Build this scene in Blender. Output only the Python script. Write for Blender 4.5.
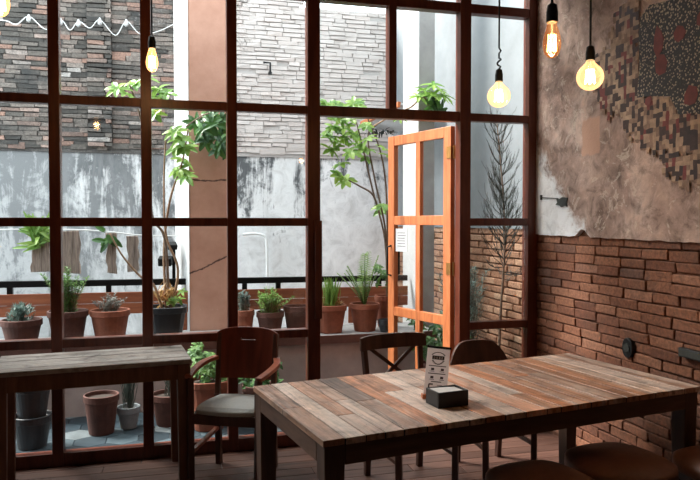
import bpy, bmesh, math, random
from mathutils import Vector, Matrix, Euler, noise
for o in list(bpy.data.objects): bpy.data.objects.remove(o)
R = math.radians
SC = bpy.context.scene
COL = SC.collection
random.seed(7)
# ------------------------------------------------------------------ camera, sky, exposure
cam_d = bpy.data.cameras.new('camera'); cam = bpy.data.objects.new('camera', cam_d); COL.objects.link(cam)
cam_d.sensor_fit = 'HORIZONTAL'; cam_d.sensor_width = 36.0; cam_d.lens = 36.0*671/700
cam.location = (0, 0, 1.55)
cam.rotation_euler = (R(90-1.537), 0, R(-14.86))
cam_d.clip_start = 0.05
SC.camera = cam
world = bpy.data.worlds.new('overcast_sky'); SC.world = world; world.use_nodes = True
bg = world.node_tree.nodes['Background']
bg.inputs['Color'].default_value = (0.86, 0.95, 1.0, 1); bg.inputs['Strength'].default_value = 4.3
added_sun_d = bpy.data.lights.new('added_sun', 'SUN'); added_sun = bpy.data.objects.new('added_sun', added_sun_d); COL.objects.link(added_sun)  # soft sun added under the overcast sky to brighten table and right wall
added_sun_d.energy = 15.0; added_sun_d.angle = R(32); added_sun_d.color = (1, 0.95, 0.89)
added_sun.rotation_euler = Vector((0.58, -0.43, -0.76)).to_track_quat('-Z', 'Y').to_euler()
vs = SC.view_settings
vs.view_transform = 'Standard'; vs.look = 'None'; vs.gamma = 1; vs.exposure = 0.0
try: vs.use_curve_mapping = False
except Exception: pass
BULB_W = 10.0

# ------------------------------------------------------------------ materials
def new_mat(name):
    m = bpy.data.materials.new(name); m.use_nodes = True
    nt = m.node_tree; b = nt.nodes['Principled BSDF']
    return m, nt, b
def nd(nt, t, **kw):
    n = nt.nodes.new(t)
    for k, v in kw.items(): setattr(n, k, v)
    return n
def ramp(nt, fac, stops, mode='LINEAR'):
    r = nd(nt, 'ShaderNodeValToRGB'); r.color_ramp.interpolation = mode
    e = r.color_ramp.elements
    while len(e) < len(stops): e.new(0.5)
    for i, (p, c) in enumerate(stops):
        e[i].position = p; e[i].color = (c[0], c[1], c[2], 1) if len(c) == 3 else c
    nt.links.new(fac, r.inputs[0]); return r.outputs[0]
def mix(nt, fac, a, b, blend='MIX'):
    n = nd(nt, 'ShaderNodeMixRGB', blend_type=blend)
    for i, s in ((0, fac), (1, a), (2, b)):
        if hasattr(s, 'default_value') or hasattr(s, 'is_linked'): nt.links.new(s, n.inputs[i])
        else: n.inputs[i].default_value = s if i == 0 else (s[0], s[1], s[2], 1)
    return n.outputs[0]
def math_(nt, op, a, b=None, c=None):
    n = nd(nt, 'ShaderNodeMath', operation=op)
    for i, s in enumerate((a, b, c)):
        if s is None: continue
        if hasattr(s, 'is_linked'): nt.links.new(s, n.inputs[i])
        else: n.inputs[i].default_value = s
    return n.outputs[0]
def coords(nt, scale=(1, 1, 1), rot=(0, 0, 0)):
    t = nd(nt, 'ShaderNodeTexCoord'); mp = nd(nt, 'ShaderNodeMapping')
    mp.inputs['Scale'].default_value = scale; mp.inputs['Rotation'].default_value = rot
    nt.links.new(t.outputs['Object'], mp.inputs['Vector']); return mp.outputs[0]
def noise_(nt, vec, scale=5, detail=5, rough=0.6, dist=0.0):
    n = nd(nt, 'ShaderNodeTexNoise'); n.inputs['Scale'].default_value = scale
    n.inputs['Detail'].default_value = detail; n.inputs['Roughness'].default_value = rough
    n.inputs['Distortion'].default_value = dist
    nt.links.new(vec, n.inputs['Vector']); return n.outputs[0]
def island(nt):
    return nd(nt, 'ShaderNodeNewGeometry').outputs['Random Per Island']
def bump(nt, b, h, strength=0.3, dist=0.01):
    n = nd(nt, 'ShaderNodeBump'); n.inputs['Strength'].default_value = strength; n.inputs['Distance'].default_value = dist
    nt.links.new(h, n.inputs['Height']); nt.links.new(n.outputs[0], b.inputs['Normal'])
def simple(name, c, rough=0.5, var=0.25, scale=12, bmp=0.15, metal=0.0, spec=0.5):
    m, nt, b = new_mat(name)
    n = noise_(nt, coords(nt), scale, 5, 0.65)
    c2 = tuple(max(0, x*(1-var)) for x in c); c3 = tuple(min(1, x*(1+var)) for x in c)
    nt.links.new(ramp(nt, n, [(0.3, c2), (0.7, c3)]), b.inputs['Base Color'])
    b.inputs['Roughness'].default_value = rough; b.inputs['Metallic'].default_value = metal
    b.inputs['Specular IOR Level'].default_value = spec
    if bmp: bump(nt, b, n, bmp, 0.004)
    return m
def wood(name, c1, c2, scale=(30, 30, 2), rough=0.45, per=0.0, bmp=0.2, spec=0.5):
    m, nt, b = new_mat(name)
    v = coords(nt, scale)
    n = noise_(nt, v, 1.0, 6, 0.65, 0.6)
    col = ramp(nt, n, [(0.3, c1), (0.7, c2)])
    knots = noise_(nt, coords(nt, tuple(s*0.25 for s in scale)), 1.3, 2, 0.5, 0.3)
    col = mix(nt, math_(nt, 'MULTIPLY', ramp(nt, knots, [(0.62, (0, 0, 0)), (0.7, (1, 1, 1))]), 0.5), col, tuple(x*0.35 for x in c1))
    if per:
        g = math_(nt, 'MULTIPLY_ADD', island(nt), per, 1-per/2)
        col = mix(nt, 1.0, col, g, 'MULTIPLY')
    nt.links.new(col, b.inputs['Base Color']); b.inputs['Roughness'].default_value = rough
    b.inputs['Specular IOR Level'].default_value = spec
    bump(nt, b, n, bmp, 0.003)
    return m
def table_wood(name, stops, scale, wear=(0.62, 0.58, 0.54), wear_amt=0.6, rough=0.38, sat=1.0):
    m, nt, b = new_mat(name)
    base = ramp(nt, island(nt), stops, 'CONSTANT')
    v = coords(nt, scale)
    # shift the grain from plank to plank
    add = nd(nt, 'ShaderNodeVectorMath', operation='ADD'); nt.links.new(v, add.inputs[0])
    sh = math_(nt, 'MULTIPLY', island(nt), 37.0); cb = nd(nt, 'ShaderNodeCombineXYZ')
    for i in range(3): nt.links.new(sh, cb.inputs[i])
    nt.links.new(cb.outputs[0], add.inputs[1])
    g = noise_(nt, add.outputs[0], 1.0, 7, 0.7, 0.8)
    col = mix(nt, 1.0, base, ramp(nt, g, [(0.30, (0.30, 0.27, 0.25)), (0.48, (0.92, 0.92, 0.92)), (0.68, (1.35, 1.32, 1.3))]), 'MULTIPLY')
    w = noise_(nt, add.outputs[0], 0.35, 4, 0.7, 0.4)
    col = mix(nt, math_(nt, 'MULTIPLY', ramp(nt, w, [(0.5, (0, 0, 0)), (0.64, (1, 1, 1))]), wear_amt), col, wear)
    d = noise_(nt, add.outputs[0], 1.1, 8, 0.8, 1.5)
    col = mix(nt, math_(nt, 'MULTIPLY', ramp(nt, d, [(0.565, (0, 0, 0)), (0.64, (1, 1, 1))]), 0.8), col, (0.035, 0.025, 0.02))
    dp = noise_(nt, coords(nt), 5.5, 8, 0.75, 1.0)
    col = mix(nt, 1.0, col, ramp(nt, dp, [(0.30, (0.32, 0.28, 0.25)), (0.47, (0.9, 0.88, 0.86)), (0.6, (1.1, 1.08, 1.06)), (0.75, (1.35, 1.33, 1.3))]), 'MULTIPLY')
    sp = noise_(nt, coords(nt), 55, 3, 0.7, 0.5)
    col = mix(nt, math_(nt, 'MULTIPLY', ramp(nt, sp, [(0.66, (0, 0, 0)), (0.72, (1, 1, 1))]), 0.8), col, (0.03, 0.022, 0.018))
    nt.links.new(col, b.inputs['Base Color'])
    rr = ramp(nt, g, [(0.3, (rough+0.2,)*3), (0.7, (rough,)*3)]); nt.links.new(rr, b.inputs['Roughness'])
    bump(nt, b, g, 0.35, 0.004)
    return m
def bricks(name, stops, grime=(0.05, 0.045, 0.04), gscale=6.0, gamt=0.6, pale=None):
    m, nt, b = new_mat(name)
    col = ramp(nt, island(nt), stops)
    v = coords(nt)
    n = noise_(nt, v, gscale, 6, 0.7); f = noise_(nt, v, 45, 4, 0.7)
    col = mix(nt, 1.0, col, ramp(nt, f, [(0.3, (0.45, 0.44, 0.43)), (0.7, (1.35, 1.34, 1.32))]), 'MULTIPLY')
    col = mix(nt, math_(nt, 'MULTIPLY', ramp(nt, n, [(0.5, (0, 0, 0)), (0.72, (1, 1, 1))]), gamt), col, grime)
    if pale:  # lime wash that covers the bricks towards one end of the wall
        sx = nd(nt, 'ShaderNodeSeparateXYZ'); nt.links.new(v, sx.inputs[0])
        k = math_(nt, 'ADD', math_(nt, 'MULTIPLY', math_(nt, 'SUBTRACT', sx.outputs[0], pale[1]), pale[2]), math_(nt, 'MULTIPLY', n, 2.4))
        k = ramp(nt, math_(nt, 'ADD', k, math_(nt, 'MULTIPLY', math_(nt, 'SUBTRACT', f, 0.5), 1.6)), [(0.5, (0, 0, 0)), (1.0, (0.8,)*3)])
        col = mix(nt, k, col, pale[0])
    nt.links.new(col, b.inputs['Base Color']); b.inputs['Roughness'].default_value = 0.85
    bump(nt, b, f, 0.5, 0.006)
    return m
def glass(name, tint=(0.97, 0.985, 0.985), gl=0.07):
    m = bpy.data.materials.new(name); m.use_nodes = True; nt = m.node_tree; nt.nodes.clear()
    out = nd(nt, 'ShaderNodeOutputMaterial'); mx = nd(nt, 'ShaderNodeMixShader')
    tr = nd(nt, 'ShaderNodeBsdfTransparent'); tr.inputs[0].default_value = (*tint, 1)
    g = nd(nt, 'ShaderNodeBsdfGlossy'); g.inputs['Roughness'].default_value = 0.02; g.inputs[0].default_value = (1, 1, 1, 1)
    lw = nd(nt, 'ShaderNodeLayerWeight'); lw.inputs[0].default_value = 0.12
    nt.links.new(math_(nt, 'MULTIPLY_ADD', lw.outputs['Fresnel'], 0.8, gl*0.2), mx.inputs[0])
    nt.links.new(tr.outputs[0], mx.inputs[1]); nt.links.new(g.outputs[0], mx.inputs[2]); nt.links.new(mx.outputs[0], out.inputs[0])
    return m
def bulb_glass(name, tint, glow, gs):
    m = bpy.data.materials.new(name); m.use_nodes = True; nt = m.node_tree; nt.nodes.clear()
    out = nd(nt, 'ShaderNodeOutputMaterial'); mx = nd(nt, 'ShaderNodeMixShader'); ad = nd(nt, 'ShaderNodeAddShader')
    tr = nd(nt, 'ShaderNodeBsdfTransparent'); tr.inputs[0].default_value = (*tint, 1)
    g = nd(nt, 'ShaderNodeBsdfGlossy'); g.inputs['Roughness'].default_value = 0.03
    em = nd(nt, 'ShaderNodeEmission'); em.inputs[0].default_value = (*glow, 1); em.inputs[1].default_value = gs
    lw = nd(nt, 'ShaderNodeLayerWeight'); lw.inputs[0].default_value = 0.25
    nt.links.new(math_(nt, 'MULTIPLY', lw.outputs['Fresnel'], 0.7), mx.inputs[0])
    nt.links.new(tr.outputs[0], mx.inputs[1]); nt.links.new(g.outputs[0], mx.inputs[2])
    nt.links.new(mx.outputs[0], ad.inputs[0]); nt.links.new(em.outputs[0], ad.inputs[1]); nt.links.new(ad.outputs[0], out.inputs[0])
    return m
def emis(name, c, s):
    m, nt, b = new_mat(name); b.inputs['Base Color'].default_value = (*c, 1)
    b.inputs['Emission Color'].default_value = (*c, 1); b.inputs['Emission Strength'].default_value = s
    return m
def leafmat(name, c1, c2, rough=0.45, trans=0.25):
    m, nt, b = new_mat(name)
    nt.links.new(ramp(nt, island(nt), [(0.0, c1), (1.0, c2)]), b.inputs['Base Color'])
    b.inputs['Roughness'].default_value = rough
    t = nd(nt, 'ShaderNodeBsdfTranslucent'); nt.links.new(ramp(nt, island(nt), [(0.0, c1), (1.0, c2)]), t.inputs[0])
    mx = nd(nt, 'ShaderNodeMixShader'); mx.inputs[0].default_value = trans
    out = nt.nodes['Material Output']
    nt.links.new(b.outputs[0], mx.inputs[1]); nt.links.new(t.outputs[0], mx.inputs[2]); nt.links.new(mx.outputs[0], out.inputs[0])
    return m

M = {}
M['frame'] = wood('stained_red_wood', (0.07, 0.0155, 0.008), (0.165, 0.040, 0.019), (25, 25, 3), 0.38)
M['door'] = wood('varnished_orange_wood', (0.47, 0.125, 0.038), (0.72, 0.25, 0.09), (25, 25, 3), 0.4)
M['glass'] = glass('window_glass')
M['steel'] = simple('black_iron', (0.012, 0.013, 0.014), 0.45, 0.3, 20, 0.1, 0.6)
M['brass'] = simple('aged_brass', (0.45, 0.22, 0.07), 0.35, 0.2, 30, 0.1, 0.9)
M['floor'] = wood('floor_boards', (0.075, 0.036, 0.026), (0.18, 0.092, 0.066), (2.0, 28, 10), 0.5, 0.7)
M['dark_wall'] = simple('dim_plaster', (0.11, 0.10, 0.095), 0.9, 0.3, 4, 0.2)
M['ceil'] = simple('ceiling_boards', (0.10, 0.085, 0.075), 0.85, 0.2, 4, 0.1)
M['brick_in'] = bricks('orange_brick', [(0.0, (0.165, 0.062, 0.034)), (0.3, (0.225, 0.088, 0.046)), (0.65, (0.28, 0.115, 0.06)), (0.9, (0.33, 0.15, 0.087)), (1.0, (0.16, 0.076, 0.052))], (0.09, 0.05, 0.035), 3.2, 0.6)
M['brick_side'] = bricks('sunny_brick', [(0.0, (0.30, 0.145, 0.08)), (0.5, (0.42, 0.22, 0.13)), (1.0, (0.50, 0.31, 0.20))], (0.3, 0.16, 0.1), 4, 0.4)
M['mortar'] = simple('crumbly_mortar', (0.19, 0.09, 0.055), 0.95, 0.4, 30, 0.5)
M['mortar_out'] = bricks('grey_mortar', [(0.0, (0.10, 0.095, 0.09)), (1.0, (0.14, 0.13, 0.125))], (0.03, 0.03, 0.03), 2.2, 0.6, ((0.52, 0.49, 0.47), 0.6, 0.7))
M['brick_far'] = bricks('weathered_grey_brick', [(0.0, (0.05, 0.046, 0.042)), (0.22, (0.105, 0.096, 0.086)), (0.5, (0.185, 0.16, 0.142)), (0.72, (0.26, 0.22, 0.195)), (0.84, (0.22, 0.15, 0.125)), (0.93, (0.33, 0.20, 0.155)), (1.0, (0.4, 0.38, 0.36))],
                       (0.035, 0.037, 0.038), 2.2, 0.85, ((0.64, 0.585, 0.555), 1.2, 0.75))

# interior plaster: mottled brown with a white patch by the window and a bare salmon patch
def plaster_in():
    m, nt, b = new_mat('mottled_old_plaster')
    v = coords(nt)
    n1 = noise_(nt, v, 2.6, 8, 0.68, 0.4); n2 = noise_(nt, v, 9, 7, 0.7, 0.8); n3 = noise_(nt, v, 1.1, 5, 0.6)
    col = ramp(nt, n1, [(0.30, (0.20, 0.135, 0.11)), (0.44, (0.40, 0.275, 0.225)), (0.56, (0.54, 0.39, 0.325)), (0.70, (0.68, 0.53, 0.45))])
    col = mix(nt, 1.0, col, ramp(nt, n2, [(0.34, (0.48, 0.45, 0.43)), (0.5, (1, 1, 1)), (0.68, (1.25, 1.22, 1.2))]), 'MULTIPLY')
    pe = ramp(nt, noise_(nt, v, 5.0, 9, 0.72, 1.5), [(0.575, (0, 0, 0)), (0.60, (1, 1, 1)), (0.64, (1, 1, 1)), (0.66, (0, 0, 0))])
    col = mix(nt, math_(nt, 'MULTIPLY', pe, 0.6), col, (0.74, 0.63, 0.53))
    sx = nd(nt, 'ShaderNodeSeparateXYZ'); nt.links.new(v, sx.inputs[0]); Y, Z = sx.outputs[1], sx.outputs[2]
    # white repair patch under a ragged diagonal
    k = math_(nt, 'SUBTRACT', math_(nt, 'SUBTRACT', Y, 3.88), math_(nt, 'MULTIPLY', math_(nt, 'SUBTRACT', Z, 1.47), 0.95))
    k = math_(nt, 'ADD', k, math_(nt, 'MULTIPLY', math_(nt, 'SUBTRACT', n1, 0.5), 0.7))
    k = math_(nt, 'ADD', k, math_(nt, 'MULTIPLY', math_(nt, 'SUBTRACT', n2, 0.5), 0.25))
    k = ramp(nt, k, [(0.0, (0, 0, 0)), (0.10, (1, 1, 1))])
    col = mix(nt, k, col, ramp(nt, n2, [(0.3, (0.62, 0.62, 0.62)), (0.55, (0.86, 0.87, 0.88))]))
    # bare salmon patch
    dy = math_(nt, 'ABSOLUTE', math_(nt, 'SUBTRACT', Y, 3.86)); dz = math_(nt, 'ABSOLUTE', math_(nt, 'SUBTRACT', Z, 2.11))
    q = math_(nt, 'MAXIMUM', math_(nt, 'MULTIPLY', dy, 1.25), dz)
    q = math_(nt, 'ADD', q, math_(nt, 'MULTIPLY', math_(nt, 'SUBTRACT', n2, 0.5), 0.09))
    q = ramp(nt, q, [(0.115, (1, 1, 1)), (0.13, (0, 0, 0))])
    col = mix(nt, q, col, (0.60, 0.36, 0.26))
    nt.links.new(col, b.inputs['Base Color']); b.inputs['Roughness'].default_value = 0.8
    h = mix(nt, 0.5, n2, n1); bump(nt, b, h, 0.6, 0.02)
    return m
M['plaster_in'] = plaster_in()
def plaster_out():
    m, nt, b = new_mat('mould_stained_white_plaster')
    v = coords(nt)
    st = noise_(nt, coords(nt, (2.6, 2.6, 0.55)), 1.6, 9, 0.72, 0.6)
    n2 = noise_(nt, v, 4.2, 9, 0.72, 0.8); n1 = noise_(nt, v, 0.9, 5, 0.6)
    sx = nd(nt, 'ShaderNodeSeparateXYZ'); nt.links.new(v, sx.inputs[0]); X, Z = sx.outputs[0], sx.outputs[2]
    col = ramp(nt, n2, [(0.3, (0.54, 0.54, 0.535)), (0.5, (0.74, 0.745, 0.745)), (0.7, (0.86, 0.87, 0.87))])
    # black mould running down from the brick course, thickest to the left
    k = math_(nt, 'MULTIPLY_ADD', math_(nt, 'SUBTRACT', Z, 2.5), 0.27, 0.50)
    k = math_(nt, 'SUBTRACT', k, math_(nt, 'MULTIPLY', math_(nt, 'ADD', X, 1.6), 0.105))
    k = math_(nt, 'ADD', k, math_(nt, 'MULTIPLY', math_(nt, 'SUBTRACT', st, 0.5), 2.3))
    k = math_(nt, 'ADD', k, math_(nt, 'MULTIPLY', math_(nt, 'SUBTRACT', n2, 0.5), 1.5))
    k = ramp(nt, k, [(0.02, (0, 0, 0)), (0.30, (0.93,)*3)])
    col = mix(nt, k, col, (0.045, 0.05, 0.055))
    g = ramp(nt, math_(nt, 'ADD', math_(nt, 'MULTIPLY', st, 1.0), math_(nt, 'ADD', math_(nt, 'MULTIPLY', n1, 0.5), math_(nt, 'MULTIPLY', math_(nt, 'SUBTRACT', 0.25, X), 0.14))), [(0.72, (0, 0, 0)), (0.95, (0.6,)*3)])  # grey stain; its leftward increase paints lens vignetting into the colour
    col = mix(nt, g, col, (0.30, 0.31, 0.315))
    nt.links.new(col, b.inputs['Base Color']); b.inputs['Roughness'].default_value = 0.9
    bump(nt, b, n2, 0.4, 0.02)
    return m
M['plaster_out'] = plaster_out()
M['side_plaster'] = simple('grey_blue_render', (0.23, 0.25, 0.262), 0.9, 0.12, 3, 0.3)
M['skylit_and_bulb_white'] = simple('skylit_side_and_bulb_white', (0.58, 0.59, 0.59), 0.8, 0.1, 5, 0.3)  # white of the small bulbs; paints skylight onto the column sides
M['grey_column'] = simple('bare_cement', (0.36, 0.355, 0.345), 0.9, 0.15, 4, 0.3)
def salmon():
    m, nt, b = new_mat('cracked_salmon_render')
    v = coords(nt); n = noise_(nt, v, 3, 7, 0.7)
    col = ramp(nt, n, [(0.3, (0.52, 0.27, 0.19)), (0.7, (0.68, 0.39, 0.29))])
    sx = nd(nt, 'ShaderNodeSeparateXYZ'); nt.links.new(v, sx.inputs[0]); X, Z = sx.outputs[0], sx.outputs[2]
    w = math_(nt, 'MULTIPLY', math_(nt, 'SUBTRACT', n, 0.5), 0.12)
    for z0, sl in ((1.93, 0.03), (1.08, 0.45)):   # two hairline cracks
        q = math_(nt, 'ABSOLUTE', math_(nt, 'ADD', math_(nt, 'SUBTRACT', math_(nt, 'SUBTRACT', Z, z0), math_(nt, 'MULTIPLY', math_(nt, 'SUBTRACT', X, 0.15), sl)), w))
        col = mix(nt, ramp(nt, q, [(0.004, (1, 1, 1)), (0.009, (0, 0, 0))]), col, (0.10, 0.05, 0.04))
    nt.links.new(col, b.inputs['Base Color']); b.inputs['Roughness'].default_value = 0.85; bump(nt, b, n, 0.3, 0.01)
    return m
M['salmon'] = salmon()
M['pink_wall'] = simple('faded_pink_render', (0.42, 0.33, 0.30), 0.9, 0.2, 3, 0.3)
M['trim_brown'] = simple('oxide_brown_paint', (0.13, 0.055, 0.04), 0.6, 0.25, 12, 0.2)
M['rust_board'] = wood('rust_red_boards', (0.20, 0.055, 0.025), (0.36, 0.115, 0.05), (2, 20, 20), 0.6, 0.3)
M['tiles'] = None
def hex_tiles():
    m, nt, b = new_mat('blue_cement_tiles')
    col = ramp(nt, island(nt), [(0.0, (0.025, 0.043, 0.055)), (0.3, (0.05, 0.077, 0.095)), (0.55, (0.1, 0.14, 0.16)), (0.75, (0.21, 0.245, 0.255)), (0.9, (0.035, 0.055, 0.072))], 'CONSTANT')
    n = noise_(nt, coords(nt), 7, 5, 0.7)
    col = mix(nt, 1.0, col, ramp(nt, n, [(0.3, (0.45, 0.45, 0.45)), (0.7, (0.85, 0.85, 0.85))]), 'MULTIPLY')
    nt.links.new(col, b.inputs['Base Color']); b.inputs['Roughness'].default_value = 0.6; b.inputs['Specular IOR Level'].default_value = 0.3
    return m
M['tiles'] = hex_tiles()
M['terracotta'] = simple('terracotta', (0.27, 0.085, 0.045), 0.75, 0.3, 9, 0.25)
M['terra_dark'] = simple('shade_dark_terracotta', (0.10, 0.038, 0.027), 0.75, 0.35, 9, 0.25)  # terracotta darkened for pots in shade, the shade put into the colour
M['black_and_shaded_pot'] = simple('black_plastic_and_pot_shade', (0.025, 0.03, 0.035), 0.45, 0.2, 12, 0.05)
M['grey_pot'] = simple('grey_ceramic', (0.30, 0.33, 0.34), 0.6, 0.2, 12, 0.1)
M['soil'] = simple('potting_soil', (0.045, 0.03, 0.022), 0.95, 0.5, 60, 0.8)
M['bark'] = simple('grey_bark', (0.20, 0.14, 0.10), 0.85, 0.35, 40, 0.5)
M['bark_pale'] = simple('tan_bark', (0.36, 0.23, 0.14), 0.8, 0.3, 40, 0.4)
M['twig'] = simple('dark_twig', (0.045, 0.05, 0.045), 0.85, 0.3, 40, 0.3)
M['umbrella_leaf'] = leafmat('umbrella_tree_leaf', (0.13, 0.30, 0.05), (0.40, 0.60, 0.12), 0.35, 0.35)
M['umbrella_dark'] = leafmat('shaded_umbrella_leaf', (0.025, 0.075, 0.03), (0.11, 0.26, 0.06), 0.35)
M['herb'] = leafmat('herb_leaf', (0.06, 0.15, 0.04), (0.17, 0.32, 0.07))
M['bright'] = leafmat('bright_leaf', (0.12, 0.28, 0.05), (0.32, 0.48, 0.11))
M['greygreen'] = leafmat('grey_green_leaf', (0.09, 0.15, 0.13), (0.24, 0.33, 0.29))
M['greyherb'] = leafmat('silver_leaf', (0.15, 0.17, 0.15), (0.33, 0.34, 0.31))
M['conifer'] = leafmat('blue_green_needle', (0.03, 0.05, 0.042), (0.09, 0.12, 0.10), 0.6, 0.1)
M['driedleaf'] = leafmat('dry_leaf', (0.35, 0.17, 0.05), (0.55, 0.36, 0.15))
M['chair_red'] = wood('mahogany_veneer', (0.135, 0.028, 0.016), (0.26, 0.062, 0.035), (18, 18, 2.5), 0.35)
M['arm_red'] = wood('polished_red_wood', (0.28, 0.07, 0.035), (0.46, 0.14, 0.075), (18, 18, 3), 0.3)
M['chair_dark'] = wood('dark_walnut', (0.05, 0.022, 0.015), (0.12, 0.052, 0.034), (20, 20, 3), 0.4)
M['seat_grey'] = simple('grey_seat_fabric', (0.42, 0.44, 0.435), 0.9, 0.1, 60, 0.25)
M['leather'] = simple('worn_brown_leather', (0.25, 0.125, 0.085), 0.42, 0.3, 8, 0.3)
M['table_leg'] = wood('dark_table_frame', (0.045, 0.024, 0.016), (0.12, 0.065, 0.042), (20, 20, 2.5), 0.5)
M['apron'] = wood('dark_apron_wood', (0.06, 0.03, 0.02), (0.15, 0.08, 0.05), (3, 3, 20), 0.5)
stops = [(0.0, (0.58, 0.419, 0.336)), (0.12, (0.414, 0.203, 0.114)), (0.24, (0.662, 0.508, 0.42)), (0.36, (0.511, 0.254, 0.144)), (0.48, (0.373, 0.216, 0.144)), (0.58, (0.635, 0.444, 0.336)), (0.68, (0.58, 0.248, 0.12)), (0.78, (0.207, 0.121, 0.084)), (0.86, (0.718, 0.559, 0.468)), (0.93, (0.455, 0.254, 0.168))]
M['table_top'] = table_wood('reclaimed_planks', stops, (26, 1.7, 10), wear=(0.76, 0.65, 0.57), wear_amt=0.6, rough=0.27)
stops2 = [(0.0, (0.40, 0.38, 0.36)), (0.3, (0.33, 0.30, 0.28)), (0.6, (0.46, 0.44, 0.42)), (0.85, (0.28, 0.25, 0.23))]
M['side_top'] = table_wood('bleached_grey_planks', stops2, (1.6, 24, 10), wear=(0.58, 0.57, 0.56), wear_amt=0.6, rough=0.5)
M['side_leg'] = wood('brown_table_leg', (0.10, 0.042, 0.022), (0.21, 0.095, 0.055), (20, 20, 2.5), 0.5)
M['napkin'] = simple('white_paper_napkin', (0.80, 0.78, 0.76), 0.9, 0.05, 30, 0.1)
M['paper'] = simple('white_card', (0.78, 0.74, 0.73), 0.7, 0.04, 10, 0)
M['card'] = leafmat('thin_white_card', (0.88, 0.82, 0.80), (0.90, 0.84, 0.82), 0.7, 0.55)
M['ink'] = simple('dark_ink', (0.06, 0.035, 0.035), 0.7, 0.1, 10, 0)
M['notice'] = simple('notice_paper', (0.62, 0.64, 0.64), 0.7, 0.1, 20, 0)
M['black_box'] = simple('black_lacquered_wood', (0.012, 0.014, 0.015), 0.4, 0.2, 20, 0.1)
M['cable_black'] = simple('black_cable', (0.01, 0.01, 0.01), 0.6, 0.2, 20, 0)
M['cable_white'] = simple('white_cable', (0.78, 0.79, 0.78), 0.6, 0.05, 20, 0)
M['driftwood'] = wood('driftwood_slab', (0.10, 0.075, 0.06), (0.55, 0.44, 0.37), (55, 55, 3), 0.8)
M['awning'] = simple('awning_sheet', (0.74, 0.77, 0.78), 0.6, 0.08, 5, 0.05)
M['cream_tile'] = simple('cream_tessera', (0.44, 0.295, 0.195), 0.55, 0.35, 25, 0.2)
M['tan_tile'] = simple('tan_tessera', (0.27, 0.165, 0.11), 0.55, 0.35, 25, 0.2)
M['dark_tile'] = simple('black_brown_tessera', (0.045, 0.022, 0.018), 0.45, 0.5, 20, 0.2)
M['red_tile'] = simple('oxblood_tessera', (0.19, 0.035, 0.028), 0.5, 0.3, 20, 0.2)
def pebbles():
    m, nt, b = new_mat('dark_pebble_mosaic')
    v = coords(nt); vo = nd(nt, 'ShaderNodeTexVoronoi'); vo.inputs['Scale'].default_value = 62
    nt.links.new(v, vo.inputs['Vector'])
    n = noise_(nt, v, 3, 4, 0.6)
    d = math_(nt, 'ADD', vo.outputs['Distance'], math_(nt, 'MULTIPLY', math_(nt, 'SUBTRACT', n, 0.5), 0.5))
    col = ramp(nt, d, [(0.30, (0.46, 0.37, 0.26)), (0.38, (0.03, 0.03, 0.03))])
    nt.links.new(col, b.inputs['Base Color']); b.inputs['Roughness'].default_value = 0.5
    bump(nt, b, vo.outputs['Distance'], 0.4, 0.006)
    return m
M['pebble'] = pebbles()
M['bulb_clear'] = bulb_glass('amber_clear_glass', (1.0, 0.80, 0.58), (1.0, 0.32, 0.10), 0.12)
M['bulb_amber'] = bulb_glass('lit_amber_glass', (1.0, 0.85, 0.62), (1.0, 0.50, 0.16), 1.1)
M['bulb_globe'] = bulb_glass('lit_globe_glass', (1.0, 0.90, 0.72), (1.0, 0.62, 0.27), 0.62)
M['filament'] = emis('glowing_filament', (1.0, 0.55, 0.2), 14)
M['filament_hot'] = emis('bright_filament', (1.0, 0.80, 0.50), 30)

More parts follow.
